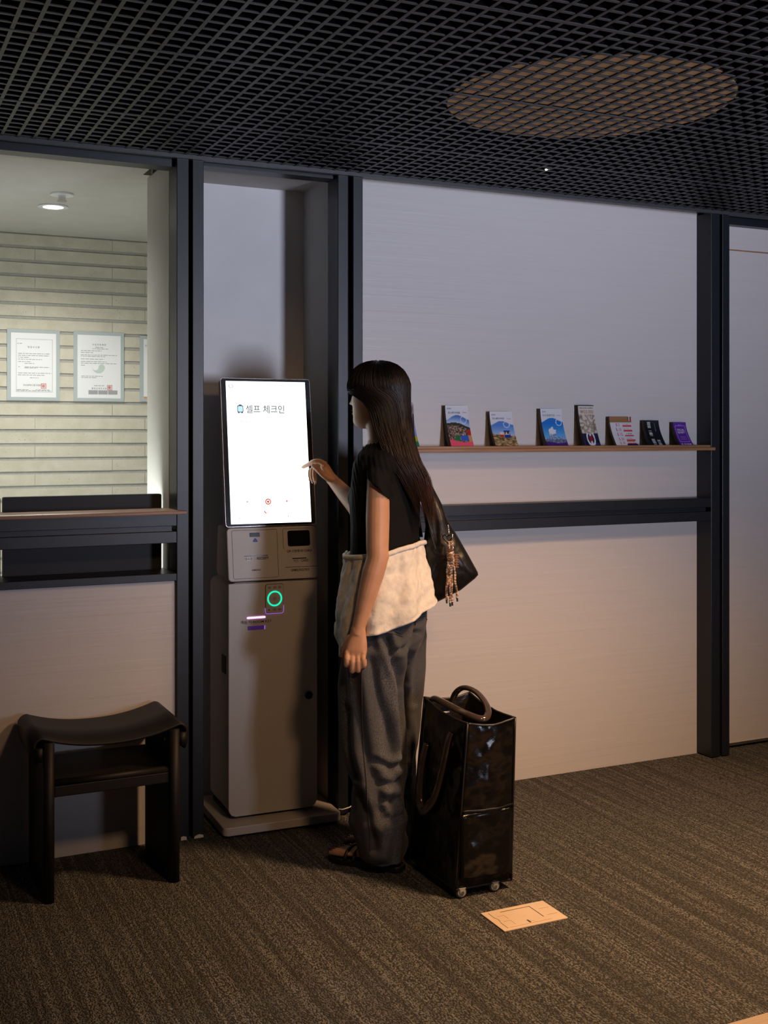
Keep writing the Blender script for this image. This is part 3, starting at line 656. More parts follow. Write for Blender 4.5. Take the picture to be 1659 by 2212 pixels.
brochure(1332, 1379, 900, 'kraft coupon sheet with red dollar amounts in rows', artF, '* kraft sheet stacked behind the dollar coupons', 2, back_mat=mat('kraft_edge', (0.17, 0.11, 0.06), 0.8),
         words=[('$ 5', .34, .71, .12, .17, ink_mag), ('$ 10', .34, .54, .12, .24, ink_mag), ('$ 15', .34, .37, .12, .24, ink_mag), ('$ 20', .34, .21, .11, .24, ink_mag), ('$ 30', .33, .075, .10, .24, ink_mag)])
brochure(1406.5, 1439, 908, 'black leaflet with white barcodes running sideways', artG, '* black leaflet stacked behind the barcode leaflet', 3, back_mat=edge_dark)
brochure(1470.5, 1498, 912, 'small purple leaflet with a gift box outline', artH, '* dark booklet stacked behind the purple leaflet', 3, back_mat=edge_dark, gap=0.0055, words=[('SPECIAL', .5, .66, .085, .56, whiteink), ('BENEFIT', .5, .55, .085, .56, whiteink)])

# ------------------------------------------------------------------ floor outlet box
fb = thing('floor_outlet_box', 'beige plastic floor outlet cover set in the carpet', 'floor outlet', (1.657, 2.734, 0.0))
FW, FD = 0.211, 0.132
obj('cover_plate', MB().prism(rrect(0, FW, 0, FD, 0.003, 3), lambda a, b, t: (a, b, t), 0.0, 0.004), beigeplastic, fb, bevel=0.0012)
lid = obj('lid', MB().prism([(0.018, 0.012), (0.018, 0.05), (0.022, 0.06), (0.022, 0.075), (0.018, 0.085), (0.018, 0.118), (0.165, 0.118), (0.165, 0.012)], lambda a, b, t: (a, b, t), 0.004, 0.0056), beigeplastic, fb, bevel=0.0006)
gv = MB(); gv.box(0.052, 0.15, 0.108, 0.1105, 0.0055, 0.0059); gv.box(0.148, 0.1505, 0.032, 0.1105, 0.0055, 0.0059)
obj('finger_groove', gv, seam, fb)
cg = MB(); cg.box(0.028, 0.05, 0.086, 0.087, 0.0055, 0.0058); cg.box(0.05, 0.051, 0.06, 0.087, 0.0055, 0.0058); cg.box(0.028, 0.05, 0.050, 0.051, 0.0055, 0.0058); cg.box(0.05, 0.051, 0.022, 0.051, 0.0055, 0.0058)
obj('hinge_line', cg, oak, fb)
obj('latch', MB().box(0.092, 0.097, 0.014, 0.032, 0.0055, 0.0062), seam, fb)
obj('latch_catch', MB().box(0.10, 0.112, 0.02, 0.027, 0.0055, 0.0066), beigeplastic, fb, bevel=0.0005)
rl = MB(); rl.box(0.165, 0.20, 0.04, 0.041, 0.004, 0.0043); rl.box(0.165, 0.20, 0.085, 0.086, 0.004, 0.0043); obj('cable_flap_line', rl, oak, fb)

tag(obj('power_cable', MB().tube([(1.612, 3.80, 0.032), (1.625, 3.795, 0.030), (1.65, 3.79, 0.036), (1.672, 3.80, 0.040)], 0.0022, 6), whiteink, smooth=True), 'thin white cable running from the kiosk base past the dark post', 'cable')
tag(obj('indicator_light', MB().ball((2.28, 3.475, ZC + 0.001), .0045, .0045, .003), bulb, smooth=True), 'tiny white indicator light in the black ceiling grid', 'indicator light')

# ------------------------------------------------------------------ wheeled bag
pvc = mat('black_patent_vinyl', (0.004, 0.0035, 0.0035), 0.16, spec=0.32)
grain(pvc, nscale=7, detail=2.5, bump=0.75, dist=0.016, lo=0.3, hi=0.7)
grain(pvc, nscale=420, detail=1, bump=0.10, dist=0.001)
pvc_in = grain(mat('vinyl_lining', (0.016, 0.013, 0.012), 0.35), nscale=10, bump=0.5, dist=0.01, c2=(0.011, 0.009, 0.009))
piping = mat('piping_black', (0.006, 0.005, 0.005), 0.45)
strapm = mat('smoke_vinyl_strap', (0.05, 0.036, 0.028), 0.14, coat=0.6)
greym = mat('caster_grey', (0.42, 0.40, 0.37), 0.4, 0.2)
rubber = mat('caster_rubber', (0.03, 0.03, 0.03), 0.5)
sc = thing('wheeled_bag', 'black patent vinyl rolling bag with open top and looped handles on the carpet', 'suitcase', (1.742, 2.99, 0))
def bag_ring(t, inset=0.0, z=None):
    x0, x1 = -0.099 + 0.042 * t, 0.094 + 0.014 * t
    y0, y1 = 0.0, 0.300 - 0.02 * t
    bul = 0.013 * math.sin(math.pi * t) ** 0.7 if 0 < t < 1 else 0.0
    zf = 0.027 + (0.515 - 0.027) * t; zb = 0.027 + (0.535 - 0.027) * t
    pts = []
    N = 16; cor = [(x0, y0), (x1, y0), (x1, y1), (x0, y1)]
    for k in range(4):
        a, b = cor[k], cor[(k + 1) % 4]
        nx, ny = ((0, -1), (1, 0), (0, 1), (-1, 0))[k]
        for i in range(N):
            s = i / N; w = math.sin(math.pi * s) * bul * 1.2 + (0.008 * nz(s * 3 + k * 5, t * 4, 2) + 0.003 * nz(s * 9 + k * 5, t * 14, 5)) * math.sin(math.pi * s)
            x = a[0] + (b[0] - a[0]) * s + nx * w; y = a[1] + (b[1] - a[1]) * s + ny * w
            cx, cy = (x0 + x1) / 2, (y0 + y1) / 2
            x += (cx - x) * inset; y += (cy - y) * inset
            zz = zf + (zb - zf) * clamp(y / y1) - 0.012 * t ** 6 * math.sin(math.pi * s) if z is None else z
            pts.append((x, y, zz))
    return pts
sh = MB(); sh.loft([bag_ring(k / 28) for k in range(29)], cap=False)
sh.add(bag_ring(0.0), [tuple(range(64))])
obj('shell', sh, pvc, sc, smooth=True)
lin_ = MB(); lin_.loft([bag_ring(1.0, 0.03), bag_ring(0.97, 0.05), bag_ring(0.80, 0.06), bag_ring(0.78, 0.07)], cap=False)
lin_.add(bag_ring(0.78, 0.07), [tuple(range(64))])
obj('lining', lin_, pvc_in, sc, smooth=True)
r1 = bag_ring(1.0); obj('rim_piping', MB().tube(r1 + [r1[0]], 0.004, 8), piping, sc, smooth=True)
for idx in (0, 16, 32, 48):
    obj('corner_piping', MB().tube([bag_ring(k / 10)[idx] for k in range(11)], 0.0035, 8), piping, sc, smooth=True)
obj('bottom_piping', MB().tube(bag_ring(0.0) + [bag_ring(0.0)[0]], 0.004, 8), piping, sc, smooth=True)
tp = 0.47
obj('pocket_seam', MB().tube([Vector(bag_ring(tp)[i]) + Vector((0, -0.002, 0)) for i in range(0, 17)], 0.0035, 8, flat=0.4), piping, sc, smooth=True)
pk = MB().surf(lambda u, v: Vector((-0.085 + 0.175 * u, -0.010 - 0.011 * math.sin(math.pi * u) * (0.55 + 0.45 * math.sin(math.pi * v)) + 0.003 * nz(u * 4, v * 5, 6), 0.050 + 0.200 * v)), 16, 16); obj('front_pocket', pk, pvc, sc, smooth=True, solid=0.0015)
obj('inner_label', MB().box(-0.028, 0.014, 0.243, 0.2445, 0.488, 0.4925), paper, sc)
# top loop handles and the hanging side handle
def arc(p0, p1, sag, side, n=14):
    p0, p1 = Vector(p0), Vector(p1); return [p0.lerp(p1, k / n) + (Vector(sag) * math.sin(math.pi * k / n)) + Vector(side) * math.sin(2 * math.pi * k / n) for k in range(n + 1)]
hb = [Vector(p) for p in ((0.03, 0.262, 0.50), (0.035, 0.245, 0.545), (0.045, 0.205, 0.572), (0.058, 0.15, 0.568), (0.058, 0.09, 0.545), (0.040, 0.045, 0.523), (0.012, 0.03, 0.515), (-0.015, 0.06, 0.522), (-0.030, 0.12, 0.53), (-0.036, 0.19, 0.536), (-0.034, 0.25, 0.535), (-0.03, 0.278, 0.528))]
def smooth_path(p, k=4):
    out = []
    for i in range(len(p) - 1):
        a, b, c, d = p[max(i - 1, 0)], p[i], p[i + 1], p[min(i + 2, len(p) - 1)]
        for j in range(k):
            t = j / k; out.append(0.5 * ((2 * b) + (-a + c) * t + (2 * a - 5 * b + 4 * c - d) * t * t + (-a + 3 * b - 3 * c + d) * t ** 3))
    return out + [p[-1]]
obj('top_handle', MB().tube(smooth_path(hb), 0.011, 12, flat=0.75), strapm, sc, smooth=True)
sx = lambda t: -0.099 + 0.042 * t
hs = [Vector(p) for p in ((-0.066, 0.085, 0.470), (-0.073, 0.088, 0.452), (-0.083, 0.093, 0.40), (-0.094, 0.105, 0.33), (-0.103, 0.125, 0.268), (-0.112, 0.150, 0.232), (-0.116, 0.178, 0.212), (-0.114, 0.205, 0.235), (-0.103, 0.222, 0.30), (-0.092, 0.225, 0.36), (-0.08, 0.222, 0.405))]
sp_ = smooth_path(hs)
obj('side_handle', MB().tube(sp_, [0.012 + 0.004 * math.sin(math.pi * i / len(sp_)) for i in range(len(sp_))], 12, flat=0.55, up=(0, 1, 0)), strapm, sc, smooth=True)
hs2 = [Vector(p) for p in ((0.106, 0.1, 0.42), (0.116, 0.105, 0.33), (0.122, 0.12, 0.25), (0.120, 0.15, 0.225), (0.117, 0.18, 0.26), (0.108, 0.19, 0.40))]
obj('side_handle', MB().tube(smooth_path(hs2), 0.008, 10, flat=0.55, up=(0, 1, 0)), strapm, sc, smooth=True)
for cx, cy in ((-0.078, 0.006), (0.036, 0.006), (-0.07, 0.285), (0.04, 0.285)):
    wcz, wr = 0.0185, 0.0185
    w = MB().tube([(cx, cy - 0.008, wcz), (cx, cy + 0.008, wcz)], wr, 24)
    c = obj('caster_wheel', w, rubber, sc, bevel=0.002)
    obj('wheel_disc', MB().tube([(cx, cy - 0.0095, wcz), (cx, cy - 0.0085, wcz)], 0.0135, 24), greym, c)
    fk = MB(); fk.prism([(-0.013, 0.032), (0.013, 0.032), (0.009, 0.026), (0.007, 0.014), (-0.007, 0.014), (-0.009, 0.03)], lambda a, b, t: (cx + a, cy + t, b), -0.0125, -0.0098)
    obj('fork', fk, greym, c, bevel=0.0008)
    obj('axle', MB().tube([(cx, cy - 0.0145, wcz), (cx, cy - 0.0125, wcz)], 0.005, 12), chrome, c)

# ------------------------------------------------------------------ the woman at the kiosk
# local frame: x to the right of the picture, y away from the camera, z up; the root stands on the carpet
D0 = 3.80
skin = mat('skin', (0.52, 0.28, 0.16), 0.5, sss=0.10)
grain(skin, nscale=25, c2=(0.47, 0.245, 0.135), lo=0.3, hi=0.8)
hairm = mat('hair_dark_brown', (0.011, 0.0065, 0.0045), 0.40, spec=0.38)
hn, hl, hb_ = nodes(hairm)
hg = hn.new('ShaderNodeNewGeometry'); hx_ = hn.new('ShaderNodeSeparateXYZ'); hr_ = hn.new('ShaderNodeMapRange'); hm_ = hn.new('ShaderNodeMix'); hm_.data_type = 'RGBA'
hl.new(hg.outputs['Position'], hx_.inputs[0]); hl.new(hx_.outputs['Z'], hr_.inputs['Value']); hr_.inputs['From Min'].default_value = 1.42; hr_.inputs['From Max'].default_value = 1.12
hm_.inputs['A'].default_value = (0.011, 0.0065, 0.0045, 1); hm_.inputs['B'].default_value = (0.050, 0.021, 0.011, 1)          # lighter and redder towards the tips
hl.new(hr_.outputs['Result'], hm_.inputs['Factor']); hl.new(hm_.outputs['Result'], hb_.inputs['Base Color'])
blackfab = grain(mat('black_knit', (0.0035, 0.0033, 0.0034), 0.85, spec=0.2), (160, 160, 12), 1.0, 2, c2=(0.003, 0.0028, 0.0028), bump=0.35, dist=0.002)
linen = mat('cream_linen', (0.68, 0.64, 0.575), 0.9, sheen=0.05)
grain(linen, (1, 1, 1), 60, 4, c2=(0.60, 0.56, 0.49), bump=0.35, dist=0.002)
denim = mat('washed_denim', (0.048, 0.051, 0.060), 0.9, sheen=0.05)
grain(denim, (1, 1, 0.25), 11, 5, c2=(0.15, 0.155, 0.168), lo=0.46, hi=0.80)
grain(denim, (1, 1, 1), 320, 2, c2=(0.035, 0.037, 0.043), bump=0.15, dist=0.001, lo=0.4, hi=0.6)
thread = mat('denim_stitch', (0.06, 0.05, 0.04), 0.9)
nylon = mat('black_nylon', (0.008, 0.0065, 0.006), 0.40, spec=0.35)
grain(nylon, nscale=7, detail=3, bump=0.5, dist=0.02, lo=0.3, hi=0.7)
sandal = mat('sandal_black', (0.008, 0.007, 0.007), 0.45)
nailm = mat('nail_dark', (0.10, 0.012, 0.014), 0.25)
nailp = mat('nail_pale', (0.62, 0.42, 0.36), 0.25)
eyew = mat('eye_white', (0.7, 0.68, 0.65), 0.2); eyed = mat('eye_dark', (0.012, 0.008, 0.006), 0.1)
rope = grain(mat('rope_brown', (0.17, 0.075, 0.032), 0.8), (60, 60, 150), 2.0, 1, c2=(0.55, 0.48, 0.42), lo=0.52, hi=0.56)
leather = mat('tan_leather', (0.22, 0.085, 0.035), 0.5)

wo = thing('person', 'woman in black top and wide jeans touching the kiosk screen', 'person', (D0 * ST, D0 * CT, 0), -TH)
F = Vector((-0.87, 0.493, 0)); L = Vector((-0.493, -0.87, 0)); UP = Vector((0, 0, 1)); R = -L
def at(px, py, v):                                   # measured point of the figure: picture column, row, and depth behind the root
    d = D0 + v; return Vector(((px - HX) / FOC * d, v, EYE - (py - HY) / FOC * d))
def ering(c, ax, ay, ra, rb, n=28, p=2.0):
    out = []
    for k in range(n):
        a = 2 * math.pi * k / n; ca, sa = math.cos(a), math.sin(a)
        e = 2.0 / p
        out.append(c + ax * ra * math.copysign(abs(ca) ** e, ca) + ay * rb * math.copysign(abs(sa) ** e, sa))
    return out
def remesh(name, mb, m, parent, voxel, smooth_it=2, post=None):
    me = mb.mesh(name); o = bpy.data.objects.new(name, me); TMP.collection.objects.link(o)
    md = o.modifiers.new('r', 'REMESH'); md.mode = 'VOXEL'; md.voxel_size = voxel
    if smooth_it:
        ms = o.modifiers.new('s', 'SMOOTH'); ms.iterations = smooth_it; ms.factor = 0.5
    dg = tmp_graph()
    out = bpy.data.meshes.new_from_object(o.evaluated_get(dg)); bpy.data.objects.remove(o)
    out.materials.clear()
    if post:
        ns = [v.normal.copy() for v in out.vertices]
        for v, n in zip(out.vertices, ns): v.co = post(v.co.copy(), n)
    return link(name, out, m, parent, smooth=True)

# --- body: one continuous skin surface
B = MB()
torso = [(821, 908, -.005, .047, .050), (824, 930, -.01, .046, .048), (828, 950, -.015, .052, .050), (833, 968, -.02, .085, .058), (836, 984, -.02, .130, .066), (837, 1002, -.015, .150, .078),
         (835, 1040, 0, .145, .085), (832, 1090, 0, .135, .092), (832, 1140, 0, .120, .082), (830, 1180, 0, .118, .082), (832, 1240, 0, .145, .095), (834, 1300, 0, .155, .10), (836, 1345, 0, .14, .09)]
B.loft([ering(at(x, y, v), L, F, a, b) for x, y, v, a, b in torso])
# head: rings from chin to crown with the face shaped in
HF = (F + Vector((-0.05, 0.02, 0))).normalized(); HR = Vector((HF.y, -HF.x, 0)); HU = Vector((0, 0, 1))
HC = at(813.5, 922, -0.005)
prof_h = [(-.006, .055, .012, .012), (.002, .074, .004, .024), (.012, .081, -.010, .036), (.025, .083, -.028, .045), (.040, .082, -.046, .052), (.055, .0815, -.062, .057), (.070, .082, -.076, .061), (.085, .083, -.086, .065), (.100, .084, -.093, .068), (.115, .084, -.098, .070), (.130, .087, -.100, .072), (.145, .087, -.099, .072), (.160, .083, -.095, .070), (.175, .073, -.085, .064), (.188, .056, -.067, .053), (.198, .034, -.043, .036), (.204, .010, -.018, .015)]
def face_bump(x, z):
    g = lambda cx, cz, sx, sz: math.exp(-((x - cx) / sx) ** 2 - ((z - cz) / sz) ** 2)
    d = 0.0
    t = clamp((0.122 - z) / 0.046)
    if 0.07 < z < 0.125: d += (0.004 + 0.017 * t ** 1.3) * math.exp(-(x / (0.0075 + 0.005 * t)) ** 2) * (1 if z > 0.076 else max(0, (z - 0.066) / 0.010))
    d += 0.006 * g(-0.010, 0.078, 0.007, 0.007) + 0.006 * g(0.010, 0.078, 0.007, 0.007)
    d += 0.0065 * g(0, 0.0545, 0.020, 0.0045) + 0.0075 * g(0, 0.0445, 0.018, 0.005) - 0.003 * g(0, 0.0495, 0.02, 0.0022)
    d += 0.004 * g(0, 0.014, 0.018, 0.012) - 0.003 * g(0, 0.032, 0.02, 0.006)
    for s in (-1, 1):
        d -= 0.010 * g(s * 0.031, 0.115, 0.016, 0.011)
        d += 0.004 * g(s * 0.03, 0.133, 0.02, 0.008)
        d += 0.003 * g(s * 0.042, 0.085, 0.018, 0.018)
    return d
hr = []
def hp(i, k, n=72):
    pass
lev = []
for i in range(len(prof_h) - 1):
    for s in range(3):
        a, b = prof_h[i], prof_h[i + 1]; t = s / 3; lev.append(tuple(a[j] + (b[j] - a[j]) * t for j in range(4)))
lev.append(prof_h[-1])
for z, fr_, bk, w in lev:
    cy = (fr_ + bk) / 2; hy = (fr_ - bk) / 2; ring = []
    for k in range(72):
        a = 2 * math.pi * k / 72; ca, sa = math.cos(a), math.sin(a)
        x = w * math.copysign(abs(sa) ** 0.92, sa); y = cy + hy * math.copysign(abs(ca) ** 0.9, ca)
        if ca > 0: y += face_bump(x, z) * clamp(ca * 2)
        ring.append(HC + HR * x + HF * y + HU * z)
    hr.append(ring)
B.loft(hr)
for s in (-1, 1):                                   # ears
    c = HC + HR * (s * 0.071) + HF * (-0.008) + HU * 0.098
    B.ball(c, 0.008, 0.016, 0.029, HR, HF, HU)
    B.ball(c + HU * -0.024 + HF * 0.004, 0.006, 0.009, 0.010, HR, HF, HU)
# arms
def limb(path, rad, n=18, flat=None):
    p = smooth_path([Vector(q) for q in path], 5); m = len(rad) - 1; r = []
    for i in range(len(p)):
        t = i / (len(p) - 1) * m; k = min(int(t), m - 1); r.append(rad[k] + (rad[k + 1] - rad[k]) * (t - k))
    B.tube(p, r, n)
LS, LE, LW = at(817, 1012, -.135), at(815, 1205, -.180), at(774, 1358, -.188)
limb([LS + Vector((0.02, 0.03, 0.012)), LS, LS.lerp(LE, .25), LS.lerp(LE, .55), LS.lerp(LE, .85), LE, LE.lerp(LW, .2), LE.lerp(LW, .5), LE.lerp(LW, .8), LW, LW + (LW - LE) * .08],
     [.030, .034, .0365, .0380, .036, .0345, .0355, .031, .0235, .0205, .021])
B.ball(LE + Vector((0.022, -0.004, 0.006)), 0.016, 0.016, 0.02)
RS, RE, RW = at(862, 1010, .135), at(786, 1112, .155), at(721, 1040, .285)
limb([RS + Vector((-0.02, -0.03, 0.01)), RS, RS.lerp(RE, .5), RE, RE.lerp(RW, .25), RE.lerp(RW, .6), RW, RW + (RW - RE) * .1], [.042, .042, .037, .034, .034, .029, .0215, .021])
# relaxed left hand: palm back towards the camera, fingers curled in
def hand_tube(path, rad): B.tube(smooth_path([Vector(q) for q in path], 3), [rad[0] + (rad[-1] - rad[0]) * i / (3 * (len(path) - 1)) for i in range(3 * (len(path) - 1) + 1)], 12)
def T(px, py, v): return at(px, py, v)
lh = -0.190
B.loft([ering(T(x, y, lh + dv), Vector((1, 0, 0)), Vector((0, 1, 0)), a, b, 20, 2.4) for x, y, dv, a, b in ((774, 1355, 0, .022, .017), (773, 1372, 0, .026, .017), (771, 1388, -.002, .032, .0165), (769, 1403, -.004, .0355, .016), (768, 1414, -.004, .035, .014))])
for fx, y1, dx in ((749, 1436, -1), (761, 1449, -1), (773, 1448, 0), (784, 1438, 1)):
    k0 = T(fx + 1, 1410, lh - .005)
    hand_tube([k0, T(fx, (1410 + y1) / 2, lh - .016), T(fx + dx, y1, lh - .008), T(fx + dx + 2, y1 - 4, lh + .012), T(fx + dx + 3, y1 - 18, lh + .018)], (.0098, .0078))
    B.ball(k0 + Vector((0, -.006, 0)), .0095, .008, .0095)
hand_tube([T(758, 1375, lh + .004), T(747, 1393, lh + .010), T(744, 1412, lh + .016), T(750, 1428, lh + .020), T(757, 1440, lh + .018)], (.0115, .0085))
# right hand: index reaching to the screen, other fingers hanging
rp = [T(721, 1040, 0.285), T(714, 1030, 0.293), T(707, 1018, 0.300), T(701, 1006, 0.306)]
hdir = (rp[-1] - rp[0]).normalized(); side = Vector((0.25, 0.93, -0.1)).normalized(); nrm = hdir.cross(side).normalized()
B.loft([ering(p, side, nrm, a, b, 20, 2.4) for p, a, b in zip(rp, (.023, .030, .036, .037), (.017, .0165, .015, .0125))])
nearv = .272
hand_tube([T(704, 1004, nearv), T(690, 996.5, nearv), T(677.5, 997, nearv + .006), T(666, 1003.5, nearv + .03), T(655, 1009, nearv + .062)], (.0105, .0068))            # index
hand_tube([T(705, 1004, 0.295), T(690, 1001, 0.300), T(681, 1010, 0.304), T(679, 1026, 0.302), T(681, 1040, 0.296)], (.0100, .0072))       # middle
hand_tube([T(706, 1007, 0.318), T(692, 1005, 0.325), T(676, 1012, 0.329), T(673, 1026, 0.328), T(675, 1038, 0.324)], (.0095, .0068))       # ring
hand_tube([T(708, 1011, 0.338), T(694, 1010, 0.347), T(672, 1014, 0.350), T(668, 1024, 0.350), T(669, 1034, 0.348)], (.0085, .0060))      # little
hand_tube([T(716, 1036, 0.268), T(704, 1030, 0.255), T(693, 1021, 0.250), T(682, 1010, 0.254), T(674, 1004.5, 0.262)], (.0125, .0078))         # thumb
# legs and feet (mostly inside the jeans)
toeL = T(738, 1838, -.06); toeL.z = 0.026
def leg(hip, knee, ankle): limb([hip, hip.lerp(knee, .5), knee, knee.lerp(ankle, .35), ankle.lerp(knee, .1), ankle], [.060, .055, .046, .044, .033, .032])
HIPL, HIPR = at(815, 1310, -.075), at(858, 1310, .075)
ankL, ankR = Vector((0.010, -0.150, 0.085)), Vector((0.062, -0.01, 0.085))
leg(HIPL, Vector((-0.012, -0.12, 0.46)), ankL); leg(HIPR, Vector((0.03, 0.04, 0.46)), ankR)
def foot(ank, fdir, length):
    s = Vector((-fdir.y, fdir.x, 0)); heel = Vector((ank.x, ank.y, 0)) - fdir * 0.045; z0 = 0.022
    st = [(0.0, .022, .030, .030), (.04, .030, .040, .045), (.09, .031, .036, .05), (.13, .035, .027, .036), (.165, .040, .019, .024), (.19, .041, .014, .018)]
    B.loft([ering(heel + fdir * d + UP * (z0 + hh * .5), s, UP, w, h2 * .62, 18, 2.3) for d, w, h2, hh in st])
    for k in range(5):
        off = (k - 2) * 0.0165; ln = (.236, .238, .231, .222, .208)[k] if s.dot(L) < 0 else (.208, .222, .231, .238, .236)[k]
        r = 0.011 if (k == 0 and s.dot(L) < 0) or (k == 4 and s.dot(L) >= 0) else 0.0082
        b0 = heel + fdir * .175 + s * off * .95; B.tube([b0 + UP * (z0 + .010), heel + fdir * (ln - .02) + s * off * 1.05 + UP * (z0 + .011), heel + fdir * ln + s * off * 1.05 + UP * (z0 + .006)], [r * 1.05, r, r * .7], 10)
    return heel, s
fdL = Vector((-0.88, 0.47, 0)).normalized(); fdR = Vector((-0.93, 0.36, 0)).normalized()
heL, sL = foot(ankL, fdL, .235); heR, sR = foot(ankR, fdR, .235)
body_o = remesh('body', B, skin, wo, 0.0031, 2)
# eyes, nails
for s in (-1, 1):
    c = HC + HR * (s * 0.031) + HF * 0.0715 + HU * 0.116
    e = obj('eye', MB().ball(c, .012, .011, .0105, HR, HF, HU), eyew, wo, smooth=True)
    obj('iris', MB().ball(c + HF * .0075, .0055, .0045, .0055, HR, HF, HU, 12, 8), eyed, e, smooth=True)
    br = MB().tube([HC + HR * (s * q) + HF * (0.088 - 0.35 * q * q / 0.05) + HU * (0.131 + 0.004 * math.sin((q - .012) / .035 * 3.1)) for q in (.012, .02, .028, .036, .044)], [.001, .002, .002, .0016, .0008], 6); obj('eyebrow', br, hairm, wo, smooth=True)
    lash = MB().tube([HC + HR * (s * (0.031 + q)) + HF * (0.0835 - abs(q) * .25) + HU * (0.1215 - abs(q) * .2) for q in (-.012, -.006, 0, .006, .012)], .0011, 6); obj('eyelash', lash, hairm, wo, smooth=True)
lip = MB().ball(HC + HF * .0862 + HU * .0545, .017, .0035, .0035, HR, HF, HU); lip.ball(HC + HF * .0868 + HU * .0448, .015, .004, .004, HR, HF, HU)
obj('lips', lip, mat('lip_rose', (0.42, 0.14, 0.11), 0.4), wo, smooth=True)
for p, d in ((T(654, 1009.5, nearv + .060), Vector((-.8, .5, -.3))), (T(681, 1042, .293), Vector((0, 0, -1))), (T(675, 1040, .321), Vector((0, 0, -1))), (T(669, 1036, .345), Vector((0, 0, -1)))):
    obj('fingernail', MB().ball(p, .0045, .0035, .0075 if d.z < -.9 else .0035), nailp, wo, smooth=True)
for he, s_, fd in ((heL, sL, fdL), (heR, sR, fdR)):
    for k in range(5):
        off = (k - 2) * 0.0165; ln = (.208, .222, .231, .238, .236)[k] if s_.dot(L) >= 0 else (.236, .238, .231, .222, .208)[k]
        obj('toenail', MB().ball(he + fd * (ln - .007) + s_ * off * 1.05 + UP * .0385, .006, .0065, .0022, s_, fd, UP, 10, 6), nailm, wo, smooth=True)
# --- sandals (worn, they move with her)
for he, s_, fd in ((heL, sL, fdL), (heR, sR, fdR)):
    out = []
    for d, w in ((-.012, .018), (.0, .03), (.04, .037), (.09, .037), (.14, .044), (.19, .05), (.225, .046), (.245, .03), (.25, .012)): out.append((d, w))
    poly = [(d, w) for d, w in out] + [(d, -w) for d, w in out[::-1]]
    so = obj('sandal', MB().prism(poly, lambda a, b, t, he=he, s_=s_, fd=fd: he + fd * a + s_ * b + UP * t, 0.0, 0.020), sandal, wo, bevel=0.004)
    for d0 in (.135, .165):
        obj('strap', MB().tube([he + fd * (d0 + .008 * math.cos(a)) + s_ * (.047 * math.cos(a)) + UP * (.018 + .036 * math.sin(a)) for a in [math.pi * k / 12 for k in range(13)]], .0055, 8, flat=0.35), sandal, so, smooth=True)

# --- jeans: hips and two wide legs
J = MB()
def jr(pl, pr, py, v, hd, p=2.2):
    a, b = at(pl, py, v), at(pr, py, v); return ering((a + b) / 2, Vector((1, 0, 0)), Vector((0, 1, 0)), (b.x - a.x) / 2, hd, 32, p)
J.loft([ering(at(x, y, 0), L, F, a, b) for x, y, a, b in ((832, 1200, .138, .098), (833, 1240, .158, .110), (834, 1290, .168, .120), (833, 1340, .166, .124), (830, 1395, .150, .120), (828, 1430, .12, .09))])
near = [(752, 895, 1310, -.06, .085), (744, 884, 1370, -.075, .092), (739, 876, 1430, -.085, .098), (736, 871, 1490, -.092, .100), (734, 871, 1553, -.10, .102), (736, 872, 1618, -.108, .102), (745, 873, 1660, -.113, .100), (757, 876, 1700, -.117, .100), (761, 878, 1748, -.122, .098), (766, 877, 1797, -.126, .098), (776, 876, 1830, -.13, .10), (790, 874, 1850, -.132, .10)]
J.loft([jr(a, b, y, v, h) for a, b, y, v, h in near])
far = [(800, 918, 1310, .07, .085), (795, 922, 1370, .07, .09), (790, 916, 1430, .06, .09), (785, 909, 1490, .05, .09), (785, 903, 1553, .045, .09), (788, 898, 1618, .035, .09), (792, 898, 1700, .02, .09), (795, 898, 1760, .01, .09), (797, 900, 1815, .0, .09)]
J.loft([jr(a, b, y, v, h) for a, b, y, v, h in far])
# creases of the loose denim on the side turned to the room: (start..end points in the figure's own x, z, valley depth, half width)
def fig(px, py): p = at(px, py, -.1); return (p.x, p.z)
CREASES = [([(834, 1372), (846, 1405), (862, 1455), (869, 1514), (867, 1553), (873, 1590), (873, 1640)], .026, .012), ([(905, 1330), (893, 1400), (880, 1440), (872, 1480)], .016, .011),
           ([(902, 1372), (880, 1395), (848, 1402)], .012, .008), ([(770, 1440), (776, 1520), (790, 1600), (815, 1680), (822, 1740)], .012, .016), ([(800, 1420), (815, 1490), (838, 1560), (850, 1610)], .013, .015),
           ([(748, 1520), (752, 1600), (770, 1660)], .010, .013), ([(870, 1632), (845, 1640), (812, 1622)], .011, .010), ([(876, 1668), (850, 1676), (820, 1668)], .010, .009), ([(876, 1700), (848, 1712), (826, 1700)], .011, .009), ([(876, 1735), (850, 1748), (836, 1740)], .010, .009),
           ([(778, 1690), (800, 1740), (812, 1800)], .011, .013), ([(800, 1842), (828, 1835), (852, 1848)], .012, .010), ([(846, 1700), (856, 1770), (850, 1830)], .012, .013), ([(912, 1400), (900, 1460), (893, 1530)], .010, .010)]
CREASES = [([fig(*q) for q in p], a, w) for p, a, w in CREASES]
def seg_d(x, z, p):
    best = 9.0; sg = 1
    for (x0, z0), (x1, z1) in zip(p[:-1], p[1:]):
        dx, dz = x1 - x0, z1 - z0; t = clamp(((x - x0) * dx + (z - z0) * dz) / (dx * dx + dz * dz)); ex, ez = x - x0 - dx * t, z - z0 - dz * t
        d = math.hypot(ex, ez)
        if d < best: best = d; sg = 1 if dx * ez - dz * ex > 0 else -1; ends = t
    return best, sg
